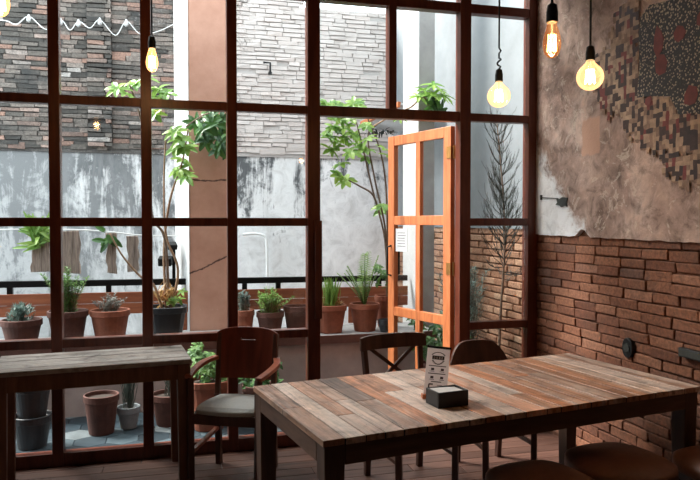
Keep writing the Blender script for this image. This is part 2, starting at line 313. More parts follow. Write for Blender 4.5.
# ------------------------------------------------------------------ mesh helpers
class MB:
    def __init__(s): s.bm = bmesh.new()
    def box(s, c, d, rot=None, jit=0.0, taper=None):
        vs_ = []
        for sx in (-.5, .5):
            for sy in (-.5, .5):
                for sz in (-.5, .5):
                    k = 1.0 if (taper is None or sz > 0) else taper
                    p = Vector((sx*d[0]*k, sy*d[1]*k, sz*d[2]))
                    if jit: p += Vector((random.uniform(-jit, jit) for _ in range(3)))
                    if rot is not None: p = rot @ p
                    vs_.append(s.bm.verts.new(p+Vector(c)))
        for f in ((0, 1, 3, 2), (4, 6, 7, 5), (0, 4, 5, 1), (2, 3, 7, 6), (0, 2, 6, 4), (1, 5, 7, 3)):
            s.bm.faces.new([vs_[i] for i in f])
        return s
    def bar(s, a, b, w, h, up=(0, 0, 1)):
        a, b = Vector(a), Vector(b); z = (b-a).normalized(); u = Vector(up)
        x = u.cross(z)
        if x.length < 1e-4: x = Vector((1, 0, 0)).cross(z)
        x.normalize(); y = z.cross(x)
        m = Matrix((x, y, z)).transposed()
        return s.box((a+b)/2, (w, h, (b-a).length), m)
    def tube(s, pts, r, n=7, cap=True):
        pts = [Vector(p) for p in pts]; rs = r if isinstance(r, (list, tuple)) else [r]*len(pts)
        rings = []; prev = None
        for i, p in enumerate(pts):
            t = (pts[min(i+1, len(pts)-1)]-pts[max(i-1, 0)]).normalized()
            if prev is None:
                x = t.orthogonal().normalized()
            else:
                x = (prev-t*prev.dot(t))
                x = x.normalized() if x.length > 1e-5 else t.orthogonal().normalized()
            prev = x; y = t.cross(x)
            rings.append([s.bm.verts.new(p+(x*math.cos(2*math.pi*k/n)+y*math.sin(2*math.pi*k/n))*rs[i]) for k in range(n)])
        for a, b in zip(rings, rings[1:]):
            for k in range(n): s.bm.faces.new((a[k], a[(k+1) % n], b[(k+1) % n], b[k]))
        if cap:
            s.bm.faces.new(rings[0][::-1]); s.bm.faces.new(rings[-1])
        return s
    def lathe(s, prof, c=(0, 0, 0), n=24, sq=0.0):
        c = Vector(c); rings = []
        for r, z in prof:
            ring = []
            for k in range(n):
                a = 2*math.pi*k/n; ca, sa = math.cos(a), math.sin(a)
                if sq:
                    e = 1-sq*0.75; q = (abs(ca)**(2/e)+abs(sa)**(2/e))**(-e/2) if e > 0 else 1
                    ca, sa = ca*q, sa*q
                ring.append(s.bm.verts.new(c+Vector((r*ca, r*sa, z))))
            rings.append(ring)
        for a, b in zip(rings, rings[1:]):
            for k in range(n): s.bm.faces.new((a[k], a[(k+1) % n], b[(k+1) % n], b[k]))
        s.bm.faces.new(rings[0][::-1]); s.bm.faces.new(rings[-1])
        return s
    def prism(s, poly, a, b, axis):   # polygon in the two other axes, from a to b along axis
        def P(u, v, w): return {'X': (w, u, v), 'Y': (u, w, v), 'Z': (u, v, w)}[axis]
        A = [s.bm.verts.new(P(u, v, a)) for u, v in poly]; B = [s.bm.verts.new(P(u, v, b)) for u, v in poly]
        n = len(poly)
        s.bm.faces.new(A); s.bm.faces.new(B[::-1])
        for i in range(n): s.bm.faces.new((A[i], B[i], B[(i+1) % n], A[(i+1) % n]))
        return s
    def leaf(s, p, d, up, L, W, droop=0.2, seg=4):
        p, d, up = Vector(p), Vector(d).normalized(), Vector(up)
        x = d.cross(up)
        x = x.normalized() if x.length > 1e-4 else d.orthogonal().normalized()
        u = x.cross(d)
        rows = []
        for i in range(seg+1):
            t = i/seg; w = W*0.5*math.sin(math.pi*min(0.965, 0.05+t*0.93))**0.62
            c = p+d*(L*t)-u*(droop*L*t*t)
            rows.append((s.bm.verts.new(c+x*w+u*w*0.35), s.bm.verts.new(c), s.bm.verts.new(c-x*w+u*w*0.35)))
        for a, b in zip(rows, rows[1:]):
            s.bm.faces.new((a[0], a[1], b[1], b[0])); s.bm.faces.new((a[1], a[2], b[2], b[1]))
        return s
    def build(s, name, mat, parent=None, bevel=0.0, smooth=False, segs=2, sub=0):
        bmesh.ops.recalc_face_normals(s.bm, faces=s.bm.faces)
        me = bpy.data.meshes.new(name); s.bm.to_mesh(me); s.bm.free()
        me.materials.append(mat)
        if smooth:
            for p in me.polygons: p.use_smooth = True
        o = bpy.data.objects.new(name, me); COL.objects.link(o)
        if parent is not None: o.parent = parent
        if bevel:
            md = o.modifiers.new('bevel', 'BEVEL'); md.width = bevel; md.segments = segs; md.limit_method = 'ANGLE'; md.angle_limit = R(40)
        if sub:
            md = o.modifiers.new('sub', 'SUBSURF'); md.levels = sub; md.render_levels = sub
        return o
def thing(name, label, cat, loc=(0, 0, 0), rz=0.0, group=None):
    o = bpy.data.objects.new(name, None); COL.objects.link(o); o.empty_display_size = 0.1
    o.location = loc; o.rotation_euler = (0, 0, rz); o['label'] = label; o['category'] = cat
    if group: o['group'] = group
    return o
def tag(o, label, cat, group=None):
    o['label'] = label; o['category'] = cat
    if group: o['group'] = group
    return o
def struct(o, label=None, cat=None):
    o['kind'] = 'structure'
    if label: o['label'] = label
    if cat: o['category'] = cat
    return o
def sempty(name, loc=(0, 0, 0), rz=0.0, label=None, cat=None):
    o = bpy.data.objects.new(name, None); COL.objects.link(o); o.location = loc; o.rotation_euler = (0, 0, rz)
    return struct(o, label, cat)
def copy_tree(o, parent=None):
    c = o.copy(); COL.objects.link(c); c.parent = parent
    for ch in list(o.children): copy_tree(ch, c)
    return c
def curve(pts, n=6):   # Catmull-Rom through points
    P = [Vector(p) for p in pts]; out = []
    for i in range(len(P)-1):
        p0, p1, p2, p3 = P[max(i-1, 0)], P[i], P[i+1], P[min(i+2, len(P)-1)]
        for k in range(n):
            t = k/n
            out.append(0.5*((2*p1)+(p2-p0)*t+(2*p0-5*p1+4*p2-p3)*t*t+(3*p1-p0-3*p2+p3)*t**3))
    out.append(P[-1]); return out
def lerp(a, b, t): return a+(b-a)*t
rnd = random.uniform

# ------------------------------------------------------------------ the room shell
XL, XR, YB, YW, ZC = -3.2, 2.68, -3.0, 4.585, 3.72
mb = MB(); w = 0.115; y = YB; k = 0
while y < YW+0.12:
    x = XL+rnd(-1.4, 0)
    while x < XR+0.1:
        L = rnd(1.2, 2.2); x0, x1 = max(x, XL), min(x+L-0.003, XR+0.1)
        if x1 > x0+0.01: mb.box(((x0+x1)/2, y+w/2, -0.012), (x1-x0, w-0.004, 0.024))
        x += L
    y += w
struct(mb.build('floor', M['floor'], bevel=0.002, segs=1), 'worn brown timber floorboards of the cafe', 'floor')
struct(MB().box((-.25, .8, ZC+.05), (6.1, 7.8, .1)).build('ceiling', M['ceil']), 'dim ceiling above the cafe', 'ceiling')
struct(MB().box((XL-.05, .8, ZC/2), (.1, 7.8, ZC)).build('wall_left', M['dark_wall']), 'plain left wall of the cafe', 'wall')
struct(MB().box((-.25, YB-.05, ZC/2), (6.1, .1, ZC)).build('wall_back', M['dark_wall']), 'plain wall behind the viewer', 'wall')

# right wall: bricks below, plaster above with a ragged lower edge
wr = sempty('wall_right', label='interior wall of bare orange brick under mottled old plaster', cat='wall')
MB().box((XR+.089, .85, ZC/2), (.16, 7.6, ZC)).build('mortar_bed', M['mortar'], wr)
mb = MB(); ch = 0.0625; z = 0.02; row = 0
while z+ch < 1.475:
    y = -0.5+(row % 2)*0.125+rnd(-.03, .03)
    while y < YW:
        L = rnd(.21, .27); L = min(L, YW+.02-y)
        if L > .03:
            pr = rnd(0, .010)
            wob = .004*noise.noise((y*2.0, row*.7, 0))
            mb.box((XR+.03-pr, y+L/2, z+ch/2+wob), (.07, L-rnd(.004, .009), ch-rnd(.004, .009)), None, .0045)
        y += L
    z += ch; row += 1
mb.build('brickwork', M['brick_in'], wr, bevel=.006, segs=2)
poly = [(-0.9, ZC), (-0.9, 1.435)]
y = -0.8
while y < YW:
    zz = 1.441+0.009*(y-2.9)/0.9+rnd(-.004, .004)
    if 3.86 < y < 4.02: zz += .045*math.sin((y-3.86)/.16*math.pi)+rnd(-.008, .008)
    poly.append((y, zz)); y += .035
poly += [(YW, 1.475), (YW, ZC)]
MB().prism(poly, XR-.024, XR+.05, 'X').build('plaster', M['plaster_in'], wr)

# window wall
win = sempty('window_1', label='tall grid window of red stained timber and clear panes', cat='window')
XS = [-2.91, -2.36, -1.81, -1.26, -.708, -.157, .392]
M4, M5, M6, XJ = .949, 1.52, 2.079, 2.635
ZR = [.04, .78, 1.55, 2.32, 3.11, 3.66]
def vert(x, w, z0, z1, name='mullion'): MB().box((x, YW, (z0+z1)/2), (w, .09, z1-z0)).build(name, M['frame'], win, bevel=.004)
def horiz(x0, x1, z, h=.056, name='rail'): MB().box(((x0+x1)/2, YW, z), (x1-x0, .074, h)).build(name, M['frame'], win, bevel=.003)
for x in XS: vert(x, .066, 0, ZC)
vert(M4, .088, 0, ZC); vert(M6, .085, 0, ZC); vert(XJ, .085, 0, ZC, 'jamb'); vert(-3.16, .08, 0, ZC, 'jamb')
vert(M5, .056, 2.35, ZC)
for z in ZR[:4]: horiz(-3.12, M4-.044, z, .085 if z < .1 else .056)
for z in ZR[:4]: horiz(M6+.0425, XJ-.0425, z, .085 if z < .1 else .056)
horiz(M4+.044, M6-.0425, 2.32, .07, 'transom')
horiz(-3.12, XJ-.0425, 3.11, .066); horiz(-3.12, XJ-.0425, 3.68, .08)
MB().box((M4+.026, YW-.055, 1.22), (.05, .03, .68)).build('door_stop', M['frame'], win, bevel=.003)
cols = [-3.16]+XS+[M4]
def pane(x0, x1, z0, z1, parent=win):
    MB().box(((x0+x1)/2, YW+.01, (z0+z1)/2), (x1-x0, .005, z1-z0)).build('pane', M['glass'], parent)
for a, b in zip(cols, cols[1:]):
    for z0, z1 in zip(ZR, ZR[1:]): pane(a+.034, b-.034, z0+.029, z1-.029)
for a, b in ((M4, M5), (M5, M6)):
    for z0, z1 in zip(ZR[3:], ZR[4:]): pane(a+.036, b-.036, z0+.03, z1-.03)
for z0, z1 in zip(ZR, ZR[1:]): pane(M6+.043, XJ-.043, z0+.029, z1-.029)

# open door leaf
HX, HY = 2.03, 4.655; FX, FY = 1.79, 5.42
dl = math.hypot(FX-HX, FY-HY); da = math.atan2(FY-HY, FX-HX)
door = sempty('door_1', (HX, HY, 0), da, 'orange timber glazed door standing open onto the terrace', 'door')
DT = .044
def dbox(name, x0, x1, z0, z1, t=DT): return MB().box(((x0+x1)/2, 0, (z0+z1)/2), (x1-x0, t, z1-z0)).build(name, M['door'], door, bevel=.004)
dbox('stile', 0, .085, .03, 2.265); dbox('stile', dl-.085, dl, .03, 2.265)
dbox('muntin', dl*.5-.028, dl*.5+.028, .2, 2.19, DT*.85)
for z0, z1 in ((2.185, 2.265), (1.525, 1.60), (.765, .84), (.03, .2)): dbox('rail', .085, dl-.085, z0, z1, DT*.9)
for a, b in ((.085, dl*.5-.028), (dl*.5+.028, dl-.085)):
    for z0, z1 in ((.2, .765), (.84, 1.525), (1.6, 2.185)):
        MB().box(((a+b)/2, 0, (z0+z1)/2), (b-a, .005, z1-z0)).build('pane', M['glass'], door)
for sy in (-1, 1):
    MB().tube([(dl-.045, sy*.02, 1.10), (dl-.045, sy*.06, 1.11), (dl-.045, sy*.06, 1.34), (dl-.045, sy*.02, 1.35)], .009, 8).build('pull_handle', M['steel'], door, smooth=True)
for z in (.3, 1.2, 2.07):
    h = MB().tube([(-.012, .0, z-.05), (-.012, .0, z+.05)], .011, 8); h.box((.02, 0.024, z), (.05, .006, .09)); h.build('hinge', M['brass'], door)
nt_ = MB().box((0, 0, 0), (.16, .003, .19)).build('paper_notice', M['notice'])
ca, sa = math.cos(da), math.sin(da)
np_ = thing('door_notice', 'small pale paper notice taped inside the open door glass', 'notice', (HX+ca*(dl-.175)-sa*.008, HY+sa*(dl-.175)+ca*.008, 1.40), da)
nt_.name = 'sheet'; nt_.parent = np_
mb = MB()
for i in range(6): mb.box((rnd(-.006, .006), .0022, .06-.022*i), (.11+rnd(-.02, .006), .001, .004))
mb.build('print', M['ink'], np_)
MB().box((.084, 0, 0), (.010, .005, .19)).build('dark_edge', M['trim_brown'], np_)

# ------------------------------------------------------------------ the terrace and courtyard
mb = MB(); r = .125; sx = r*math.sqrt(3); row = 0; y = YW+.05
while y < 5.95:
    x = -3.6+(row % 2)*sx/2
    while x < 3.0:
        vs_ = [mb.bm.verts.new((x+(r-.003)*math.sin(R(60*i)), y+(r-.003)*math.cos(R(60*i)), 0.0)) for i in range(6)]
        lo = [mb.bm.verts.new(v.co-Vector((0, 0, .02))) for v in vs_]
        mb.bm.faces.new(vs_)
        for i in range(6): mb.bm.faces.new((vs_[i], lo[i], lo[(i+1) % 6], vs_[(i+1) % 6]))
        x += sx
    y += r*1.5; row += 1
struct(mb.build('floor_terrace', M['tiles']), 'blue and grey hexagonal tiles of the terrace floor', 'floor')
struct(MB().box((-.5, 6.75, -.06), (9, 4.3, .09)).build('ground', M['mortar_out']), 'cement ground of the courtyard', 'ground')
# low ledge wall with brown trim
lw_ = sempty('trim_1', label='low pink wall with a ledge for flower pots', cat='ledge')
MB().box((-.85, 5.96, .245), (6.3, .56, .55)).build('wall_face', M['pink_wall'], lw_)
MB().box((-.85, 5.95, .54), (6.34, .58, .04)).build('ledge_top', M['grey_column'], lw_, bevel=.004)
MB().box((-.85, 5.653, .53), (6.34, .014, .07)).build('ledge_edge', M['trim_brown'], lw_)
# columns; their white left sides have skylight put into the colour
c1 = sempty('trim_2', label='cracked salmon column with a left side coloured sky-lit white', cat='column')
MB().prism([(.155, 6.24), (.50, 6.24), (.50, 6.9), (.09, 6.9), (.155, 6.245)], .0, 5.2, 'Z').build('shaft', M['salmon'], c1)
MB().prism([(.15, 6.235), (.155, 6.90), (.03, 6.90), (.075, 6.5)], .0, 5.2, 'Z').build('skylit_side', M['skylit_and_bulb_white'], c1)
c2 = sempty('trim_3', label='grey cement column with a left side coloured sky-lit white behind the door', cat='column')
MB().box((2.43, 6.43, 2.6), (.16, .44, 5.2)).build('shaft', M['grey_column'], c2)
MB().box((2.345, 6.43, 2.6), (.012, .445, 5.2)).build('skylit_side', M['skylit_and_bulb_white'], c2)
# far wall
YF = 8.8
fw = sempty('wall_far', label='old courtyard wall, grey brick above mould stained plaster', cat='wall')
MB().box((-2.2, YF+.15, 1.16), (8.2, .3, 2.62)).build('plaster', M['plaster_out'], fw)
MB().prism([(-6.3, 2.4), (-6.3, 5.9), (1.3, 5.9), (1.3, 4.75), (1.55, 4.7), (1.6, 4.36), (3.4, 4.40), (3.4, 2.4)], YF-.016, YF+.3, 'Y').build('mortar_bed', M['mortar_out'], fw)
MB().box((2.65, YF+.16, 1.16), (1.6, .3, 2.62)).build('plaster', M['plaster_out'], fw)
mb = MB(); z = 2.47; row = 0
while z < 5.9:
    h = rnd(.052, .060); x = -6.3+rnd(0, .2)
    while x < 3.4:
        L = rnd(.15, .27)
        for cut in (-.98, -.70):
            if x < cut-.005 < x+L: L = cut-x
        top = 5.9 if x < 1.3 else (4.72 if x < 1.55 else 4.38+.01*(x-1.6))
        if z+h < top and random.random() > .012:
            px = .05 if -.98 < x+L/2 < -.70 else 0
            wob = .012*noise.noise((x*1.1, z*2.5, 3.1))
            mb.box((x+L/2, YF+.02-px/2-rnd(0, .016), z+h/2+wob), (L-rnd(.004, .012), .10+px, h-rnd(.004, .016)), None, .006)
        x += L
    z += h; row += 1
mb.build('brickwork', M['brick_far'], fw)
mb = MB(); x = -6.3
while x < 3.4:
    L = rnd(.1, .35); mb.box((x+L/2, YF-.005, 2.47+rnd(-.012, .012)), (L, .06, rnd(.03, .07)), None, .008); x += L
mb.build('string_course', M['brick_far'], fw)
# side wall of the terrace
sw = sempty('wall_side', label='terrace side wall, pale render above sunny orange brick', cat='wall')
XT = 2.95
MB().box((XT+.13, 6.75, 2.6), (.2, 4.2, 5.3)).build('mortar_bed', M['mortar'], sw)
MB().box((XT+.05, 6.75, 3.36), (.12, 4.2, 3.74)).build('render', M['side_plaster'], sw)
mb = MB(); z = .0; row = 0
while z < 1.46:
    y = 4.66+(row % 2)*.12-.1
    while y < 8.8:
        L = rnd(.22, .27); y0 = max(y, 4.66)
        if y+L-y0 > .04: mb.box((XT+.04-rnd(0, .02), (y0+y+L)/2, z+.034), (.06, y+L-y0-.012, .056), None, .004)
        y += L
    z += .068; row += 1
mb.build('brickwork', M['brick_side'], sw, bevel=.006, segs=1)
MB().box((2.83, 4.62, 2.6), (.3, .12, 5.2)).build('return', M['mortar'], sw)

# railing and rust board
rail = thing('terrace_railing', 'dark railing behind the flower pots on the ledge', 'railing', (0, 0, 0))
MB().bar((-3.6, 6.26, 1.03), (2.3, 6.42, .985), .05, .055).build('top_rail', M['steel'], rail, bevel=.004)
for x in (-2.5, -1.35, -1.0, -.55, .02, .66, .98, 1.5, 2.0):
    yy = 6.26+.16*(x+3.6)/5.9
    MB().box((x, yy, .79), (.045, .04, .44)).build('post', M['steel'], rail)
pb = thing('planter_trough', 'long rust red wooden planter trough below the railing', 'planter', (0, 0, 0))
for k in range(2):
    MB().bar((-3.6, 6.205, .80+.098*k), (2.28, 6.345, .765+.098*k), .025, .094).build('board', M['rust_board'], pb, bevel=.003)
for x in (-2.6, -1.2, .1, .9, 1.7):
    yy = 6.205+.14*(x+3.6)/5.88
    MB().box((x, yy+.024, .725), (.06, .02, .33)).build('cleat', M['rust_board'], pb)

# ------------------------------------------------------------------ plants
def pot(par, r, h, mat, sq=0.0, rim=.018):
    p = MB().lathe([(r*.66, 0), (r*.70, .004), (r*.92, h-.055), (r*.93, h-.05), (r*1.0, h-.048), (r*1.0, h-.004), (r*.985, h), (r*.89, h), (r*.88, h-.03)], n=28, sq=sq)
    p.build('pot', mat, par, smooth=False, bevel=.002, segs=1)
    MB().lathe([(r*.86, h-.05), (r*.87, h-.03), (r*.4, h-.022), (r*.05, h-.02)], n=20, sq=sq).build('soil', M['soil'], par)
def up_dir(spread): 
    a = rnd(0, 2*math.pi); t = rnd(0, spread); return Vector((math.cos(a)*math.sin(t), math.sin(a)*math.sin(t), math.cos(t)))
def rosette(par, z, H, W, mat, n=70):
    mb = MB()
    for _ in range(n):
        a = rnd(0, 6.28); rr = rnd(0, W*.42); b = Vector((rr*math.cos(a), rr*math.sin(a), z+rnd(0, H*.6)))
        for k in range(6):
            d = (up_dir(1.3)+Vector((math.cos(a), math.sin(a), 0))*.5*rr/(W*.5)).normalized()
            mb.leaf(b, d, (0, 0, 1), rnd(.035, .065), .012, .1, 2)
    mb.build('foliage', mat, par)
def herb(par, z, H, W, mat, n=10, L=.03, lw=.006, step=.011, lean=.35):
    st, lf = MB(), MB()
    for i in range(n):
        d = up_dir(lean); a = rnd(0, 6.28); b = Vector((W*.22*math.cos(a)*rnd(0, 1), W*.22*math.sin(a)*rnd(0, 1), z)); h = H*rnd(.55, 1)
        c = Vector((rnd(-.3, .3), rnd(-.3, .3), 0))
        P = [b+d*(h*t)+c*(h*.25*t*t) for t in (0, .35, .7, 1)]
        st.tube(P, [.0035, .003, .0025, .0015], 5)
        C = curve(P, 5); s = .02
        for q, p in enumerate(curve(P, max(3, int(h/step/3)))):
            for k in range(3):
                a = rnd(0, 6.28); lf.leaf(p, Vector((math.cos(a), math.sin(a), rnd(.3, 1.0))), (0, 0, 1), L*rnd(.7, 1.2), lw, .1, 2)
    st.build('stem', M['bark'], par); lf.build('foliage', mat, par)
def blades(par, z, H, W, mat, n=80, spread=.5, w=.007):
    mb = MB()
    for i in range(n):
        a = rnd(0, 6.28); d = up_dir(spread); mb.leaf((W*.3*math.cos(a)*rnd(0, 1), W*.3*math.sin(a)*rnd(0, 1), z), d, (math.cos(a), math.sin(a), .2), H*rnd(.55, 1.05), w, rnd(0, .25), 5)
    mb.build('foliage', mat, par)
def fern(par, z, H, mat, n=13, lw=.022, dirs=None):
    mb, st = MB(), MB()
    for i in range(n):
        d = up_dir(.55)
        if i < 4: d = up_dir(.22)
        h = H*(rnd(.85, 1.0) if i < 4 else rnd(.5, .8)); P = [Vector((0, 0, z))+d*(h*t)+Vector((d.x, d.y, -.5))*(h*.22*t*t) for t in (0, .25, .5, .75, 1)]
        st.tube(P, [.003, .0028, .0022, .0015, .001], 5)
        C = curve(P, 7); side = d.cross(Vector((0, 0, 1)))
        side = side.normalized() if side.length > .01 else Vector((1, 0, 0))
        for j, p in enumerate(C[3:]):
            t = j/len(C); L = .065*math.sin(math.pi*(.12+.85*t))*h/.5
            for sgn in (-1, 1): mb.leaf(p, side*sgn+d*.55, (0, -.4, 1), L*rnd(.8, 1.1), lw, .25, 3)
    st.build('stem', M['herb'], par); mb.build('foliage', mat, par)
def umbel(mb, p, d, L=.13, n=7, W=.05, droop=.35):   # umbrella tree leaf: leaflets around one point
    d = Vector(d).normalized(); x = d.orthogonal().normalized(); y = d.cross(x); o = rnd(0, 6)
    for k in range(n):
        a = o+2*math.pi*k/n; r = x*math.cos(a)+y*math.sin(a)
        mb.leaf(p, r+d*rnd(-.1, .35), d, L*rnd(.75, 1.1), W*rnd(.8, 1.1), droop, 4)
def mkpot(name, label, cat, x, y, z, r, h, mat, sq=0.0, rz=0.0):
    t = thing(name, label, cat, (x, y, z), rz); pot(t, r, h, mat, sq); return t
LZ = .561
t = mkpot('potted_succulent', 'wide dark clay pot of blue-green spiky succulent at far left of the ledge', 'potted plant', -1.165, 5.83, LZ, .155, .215, M['terra_dark']); rosette(t, .19, .19, .24, M['greygreen'], 80)
t = mkpot('potted_rosemary', 'dark clay pot of tall upright rosemary on the ledge behind the first mullion', 'potted plant', -.825, 5.86, LZ, .158, .27, M['terra_dark']); herb(t, .24, .38, .32, M['herb'], 26, .04, .009, .011, .55)
t = mkpot('potted_lavender', 'clay pot of low silvery grey herb on the ledge', 'potted plant', -.50, 5.86, LZ, .16, .265, M['terracotta']); herb(t, .235, .17, .3, M['greyherb'], 30, .026, .009, .011, .8)
t = mkpot('potted_shrub', 'small clay pot with a grey upright succulent on the ledge right of the salmon column', 'potted plant', .60, 5.88, LZ, .095, .225, M['terracotta']); herb(t, .2, .19, .2, M['greygreen'], 16, .03, .012, .012, .45)
t = mkpot('potted_conifer', 'clay pot of feathery light green conifer on the ledge', 'potted plant', .83, 5.86, LZ, .122, .205, M['terra_dark']); herb(t, .18, .24, .34, M['bright'], 34, .034, .010, .012, .95)
t = mkpot('clay_pot', 'clay pot with bare soil on the ledge beside the door mullion', 'pot', 1.07, 5.88, LZ, .118, .245, M['terra_dark'], .3)
t = mkpot('potted_chives', 'square-sided clay pot of bushy grassy green leaves in the open doorway', 'potted plant', 1.37, 5.85, LZ, .138, .25, M['terracotta'], .55); blades(t, .22, .28, .24, M['bright'], 110, .42, .011)
mb = MB()
for i in range(40): mb.leaf((rnd(-.05, .08), rnd(-.06, .05), .23), up_dir(1.2)+Vector((.5, 0, 0)), (0, 0, 1), rnd(.05, .10), .025, .3, 3)
mb.build('dry_leaves', M['driedleaf'], t)
t = mkpot('potted_fern', 'round clay pot of tall feathery fern in the open doorway', 'potted plant', 1.695, 5.86, LZ, .137, .25, M['terracotta']); fern(t, .22, .56, M['bright'], 12, .012)
t = thing('plastic_pot', 'small empty black pot on the ledge at the door edge', 'pot', (1.85, 5.74, LZ)); pot(t, .062, .115, M['black_and_shaded_pot'])
# tall umbrella tree in the black square planter
t = mkpot('umbrella_tree', 'tall umbrella tree in a black square planter left of the salmon column', 'potted plant', -.04, 5.86, LZ, .16, .28, M['black_and_shaded_pot'], .75)
def rel(pts, o): return [Vector(p)-Vector(o) for p in pts]
O = (-.04, 5.86, LZ)
stems = [[(-.03, 5.85, .80), (-.057, 5.85, 1.40), (-.16, 5.83, 1.61), (-.196, 5.83, 2.15), (-.27, 5.85, 2.50), (-.33, 5.83, 2.68)],
         [(-.02, 5.85, .80), (.047, 5.85, 1.144), (-.049, 5.83, 1.441), (-.062, 5.83, 1.90), (-.043, 5.85, 2.28)],
         [(-.05, 5.86, .80), (-.066, 5.86, 1.315), (-.014, 5.84, 1.735), (.086, 5.82, 2.05), (.137, 5.80, 2.33)],
         [(-.08, 5.84, .80), (-.15, 5.84, 1.02), (-.26, 5.84, 1.10), (-.40, 5.83, 1.277), (-.493, 5.82, 1.46)]]
for i, s in enumerate(stems):
    MB().tube(curve(rel(s, O), 6), [lerp(.013, .006, k/(6*(len(s)-1))) for k in range(6*(len(s)-1)+1)], 7).build('stem', M['bark_pale'] if i else M['bark'], t, smooth=True)
mb = MB()
for p in [(-.421, 2.63), (-.287, 2.70), (-.207, 2.74), (-.10, 2.66), (-.09, 2.56), (.03, 2.30), (.07, 2.24), (.03, 2.155), (.086, 2.07), (.118, 1.93), (-.13, 2.46), (-.36, 2.60), (.12, 2.17), (.06, 1.98), (-.03, 2.62)]:
    umbel(mb, Vector((p[0], 5.83+rnd(-.08, .08), p[1]))-Vector(O), (rnd(-.4, .4), rnd(-.9, -.2), .8), rnd(.09, .135), 7, .055)
for k in range(5): umbel(mb, (rnd(.02, .12), rnd(-.1, 0), rnd(.30, .42)), (rnd(-.4, .4), -.5, .8), .06, 5, .03)
mb.build('foliage', M['umbrella_leaf'], t)
mb = MB()
for i in range(50): mb.leaf((rnd(-.09, .06), rnd(-.09, .05), rnd(.26, .40)), up_dir(.9), (0, 0, 1), rnd(.06, .12), .022, .3, 3)
mb.build('dry_leaves', M['driedleaf'], t)
# trailing dark foliage over the salmon column
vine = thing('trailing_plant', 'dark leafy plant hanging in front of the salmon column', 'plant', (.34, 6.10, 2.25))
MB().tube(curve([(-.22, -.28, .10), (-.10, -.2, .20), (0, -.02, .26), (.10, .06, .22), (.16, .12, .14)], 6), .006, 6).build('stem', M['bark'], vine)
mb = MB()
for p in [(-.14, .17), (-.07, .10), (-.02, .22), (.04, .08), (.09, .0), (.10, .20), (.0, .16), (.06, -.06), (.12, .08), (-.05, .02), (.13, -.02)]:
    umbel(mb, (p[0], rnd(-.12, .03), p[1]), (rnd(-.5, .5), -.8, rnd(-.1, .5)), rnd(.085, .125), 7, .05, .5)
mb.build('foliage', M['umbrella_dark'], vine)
# tall umbrella tree right, in a clay pot by the open door
O = (1.95, 6.0, LZ)
t = mkpot('umbrella_tree', 'tall bright umbrella tree in a clay pot beside the open door', 'potted plant', *O, .11, .30, M['terracotta'], .4)
stems = [[(1.955, 6.0, .82), (1.932, 6.0, 1.38), (1.804, 5.98, 1.85), (1.707, 5.96, 2.22), (1.64, 5.95, 2.46)],
         [(1.96, 6.0, .82), (1.942, 6.0, 1.43), (1.833, 6.0, 1.94), (1.765, 6.0, 2.31), (1.80, 5.98, 2.48)],
         [(1.97, 6.0, .82), (1.961, 6.02, 1.57), (1.941, 6.02, 1.94), (1.882, 6.0, 2.22), (1.76, 5.98, 2.50)],
         [(1.88, 6.0, 1.615), (1.804, 5.97, 1.80), (1.659, 5.94, 1.883), (1.56, 5.93, 1.93)]]
for s in stems:
    MB().tube(curve(rel(s, O), 6), [lerp(.011, .006, k/(6*(len(s)-1))) for k in range(6*(len(s)-1)+1)], 7).build('stem', M['bark'], t, smooth=True)
mb = MB()
for p in [(1.356, 2.62), (1.46, 2.62), (1.60, 2.62), (1.67, 2.63), (1.403, 2.39), (1.50, 2.49), (1.62, 2.50), (1.40, 2.50), (1.497, 2.30), (1.60, 2.36), (1.70, 2.42), (1.403, 2.21), (1.56, 2.17), (1.66, 2.22), (1.74, 2.14), (1.497, 1.98), (1.57, 1.93), (1.50, 2.08), (1.43, 2.33), (1.56, 2.42), (1.86, 1.70), (1.93, 2.22), (1.95, 2.15), (1.93, 1.66), (1.53, 2.56), (1.45, 2.42), (1.55, 2.33), (1.66, 2.35), (1.48, 2.24), (1.72, 2.30), (1.38, 2.30), (1.63, 2.28), (1.76, 2.22), (1.51, 2.40)]:
    umbel(mb, Vector((p[0], 5.96+rnd(-.14, .14), p[1]))-Vector(O), (rnd(-.6, .5), rnd(-.9, -.1), .7), rnd(.08, .12), 7, .055, .3)
mb.build('foliage', M['umbrella_leaf'], t)
mb = MB()
for k in range(14): mb.leaf((rnd(-.12, .02), rnd(-.1, .05), rnd(.34, .46)), up_dir(1.2), (0, 0, 1), rnd(.05, .1), .03, .3, 3)
for k in range(7): umbel(mb, (rnd(-.16, .0), rnd(-.1, 0), rnd(.46, .58)), (rnd(-.5, .2), -.5, .8), .055, 6, .026)
mb.build('low_foliage', M['herb'], t)
# leafy branch in front of the grey column
t = thing('leafy_branch', 'bright leafy branch reaching across the grey cement column', 'plant', (2.3, 6.12, 2.65))
MB().tube(curve([(-.42, .12, -.18), (-.22, .0, -.06), (-.08, -.03, .0), (.04, -.04, .10), (.10, -.03, .02)], 6), .008, 6).build('stem', M['bark_pale'], t)
mb = MB()
for p in [(-.02, .17), (.06, .21), (.14, .18), (.02, .12), (.12, .10), (.18, .12), (-.07, .10)]:
    umbel(mb, (p[0]+.07, -.05+rnd(-.05, .05), p[1]), (rnd(-.3, .3), -.6, .9), .12, 8, .04, .3)
for p in [(-.14, -.06), (-.20, -.11)]: umbel(mb, (p[0], -.02, p[1]), (0, -.7, .7), .08, 7, .035)
mb.build('foliage', M['umbrella_leaf'], t)
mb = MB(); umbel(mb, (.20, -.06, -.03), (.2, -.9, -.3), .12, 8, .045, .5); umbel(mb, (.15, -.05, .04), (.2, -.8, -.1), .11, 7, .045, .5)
mb.build('dark_foliage', M['umbrella_dark'], t)
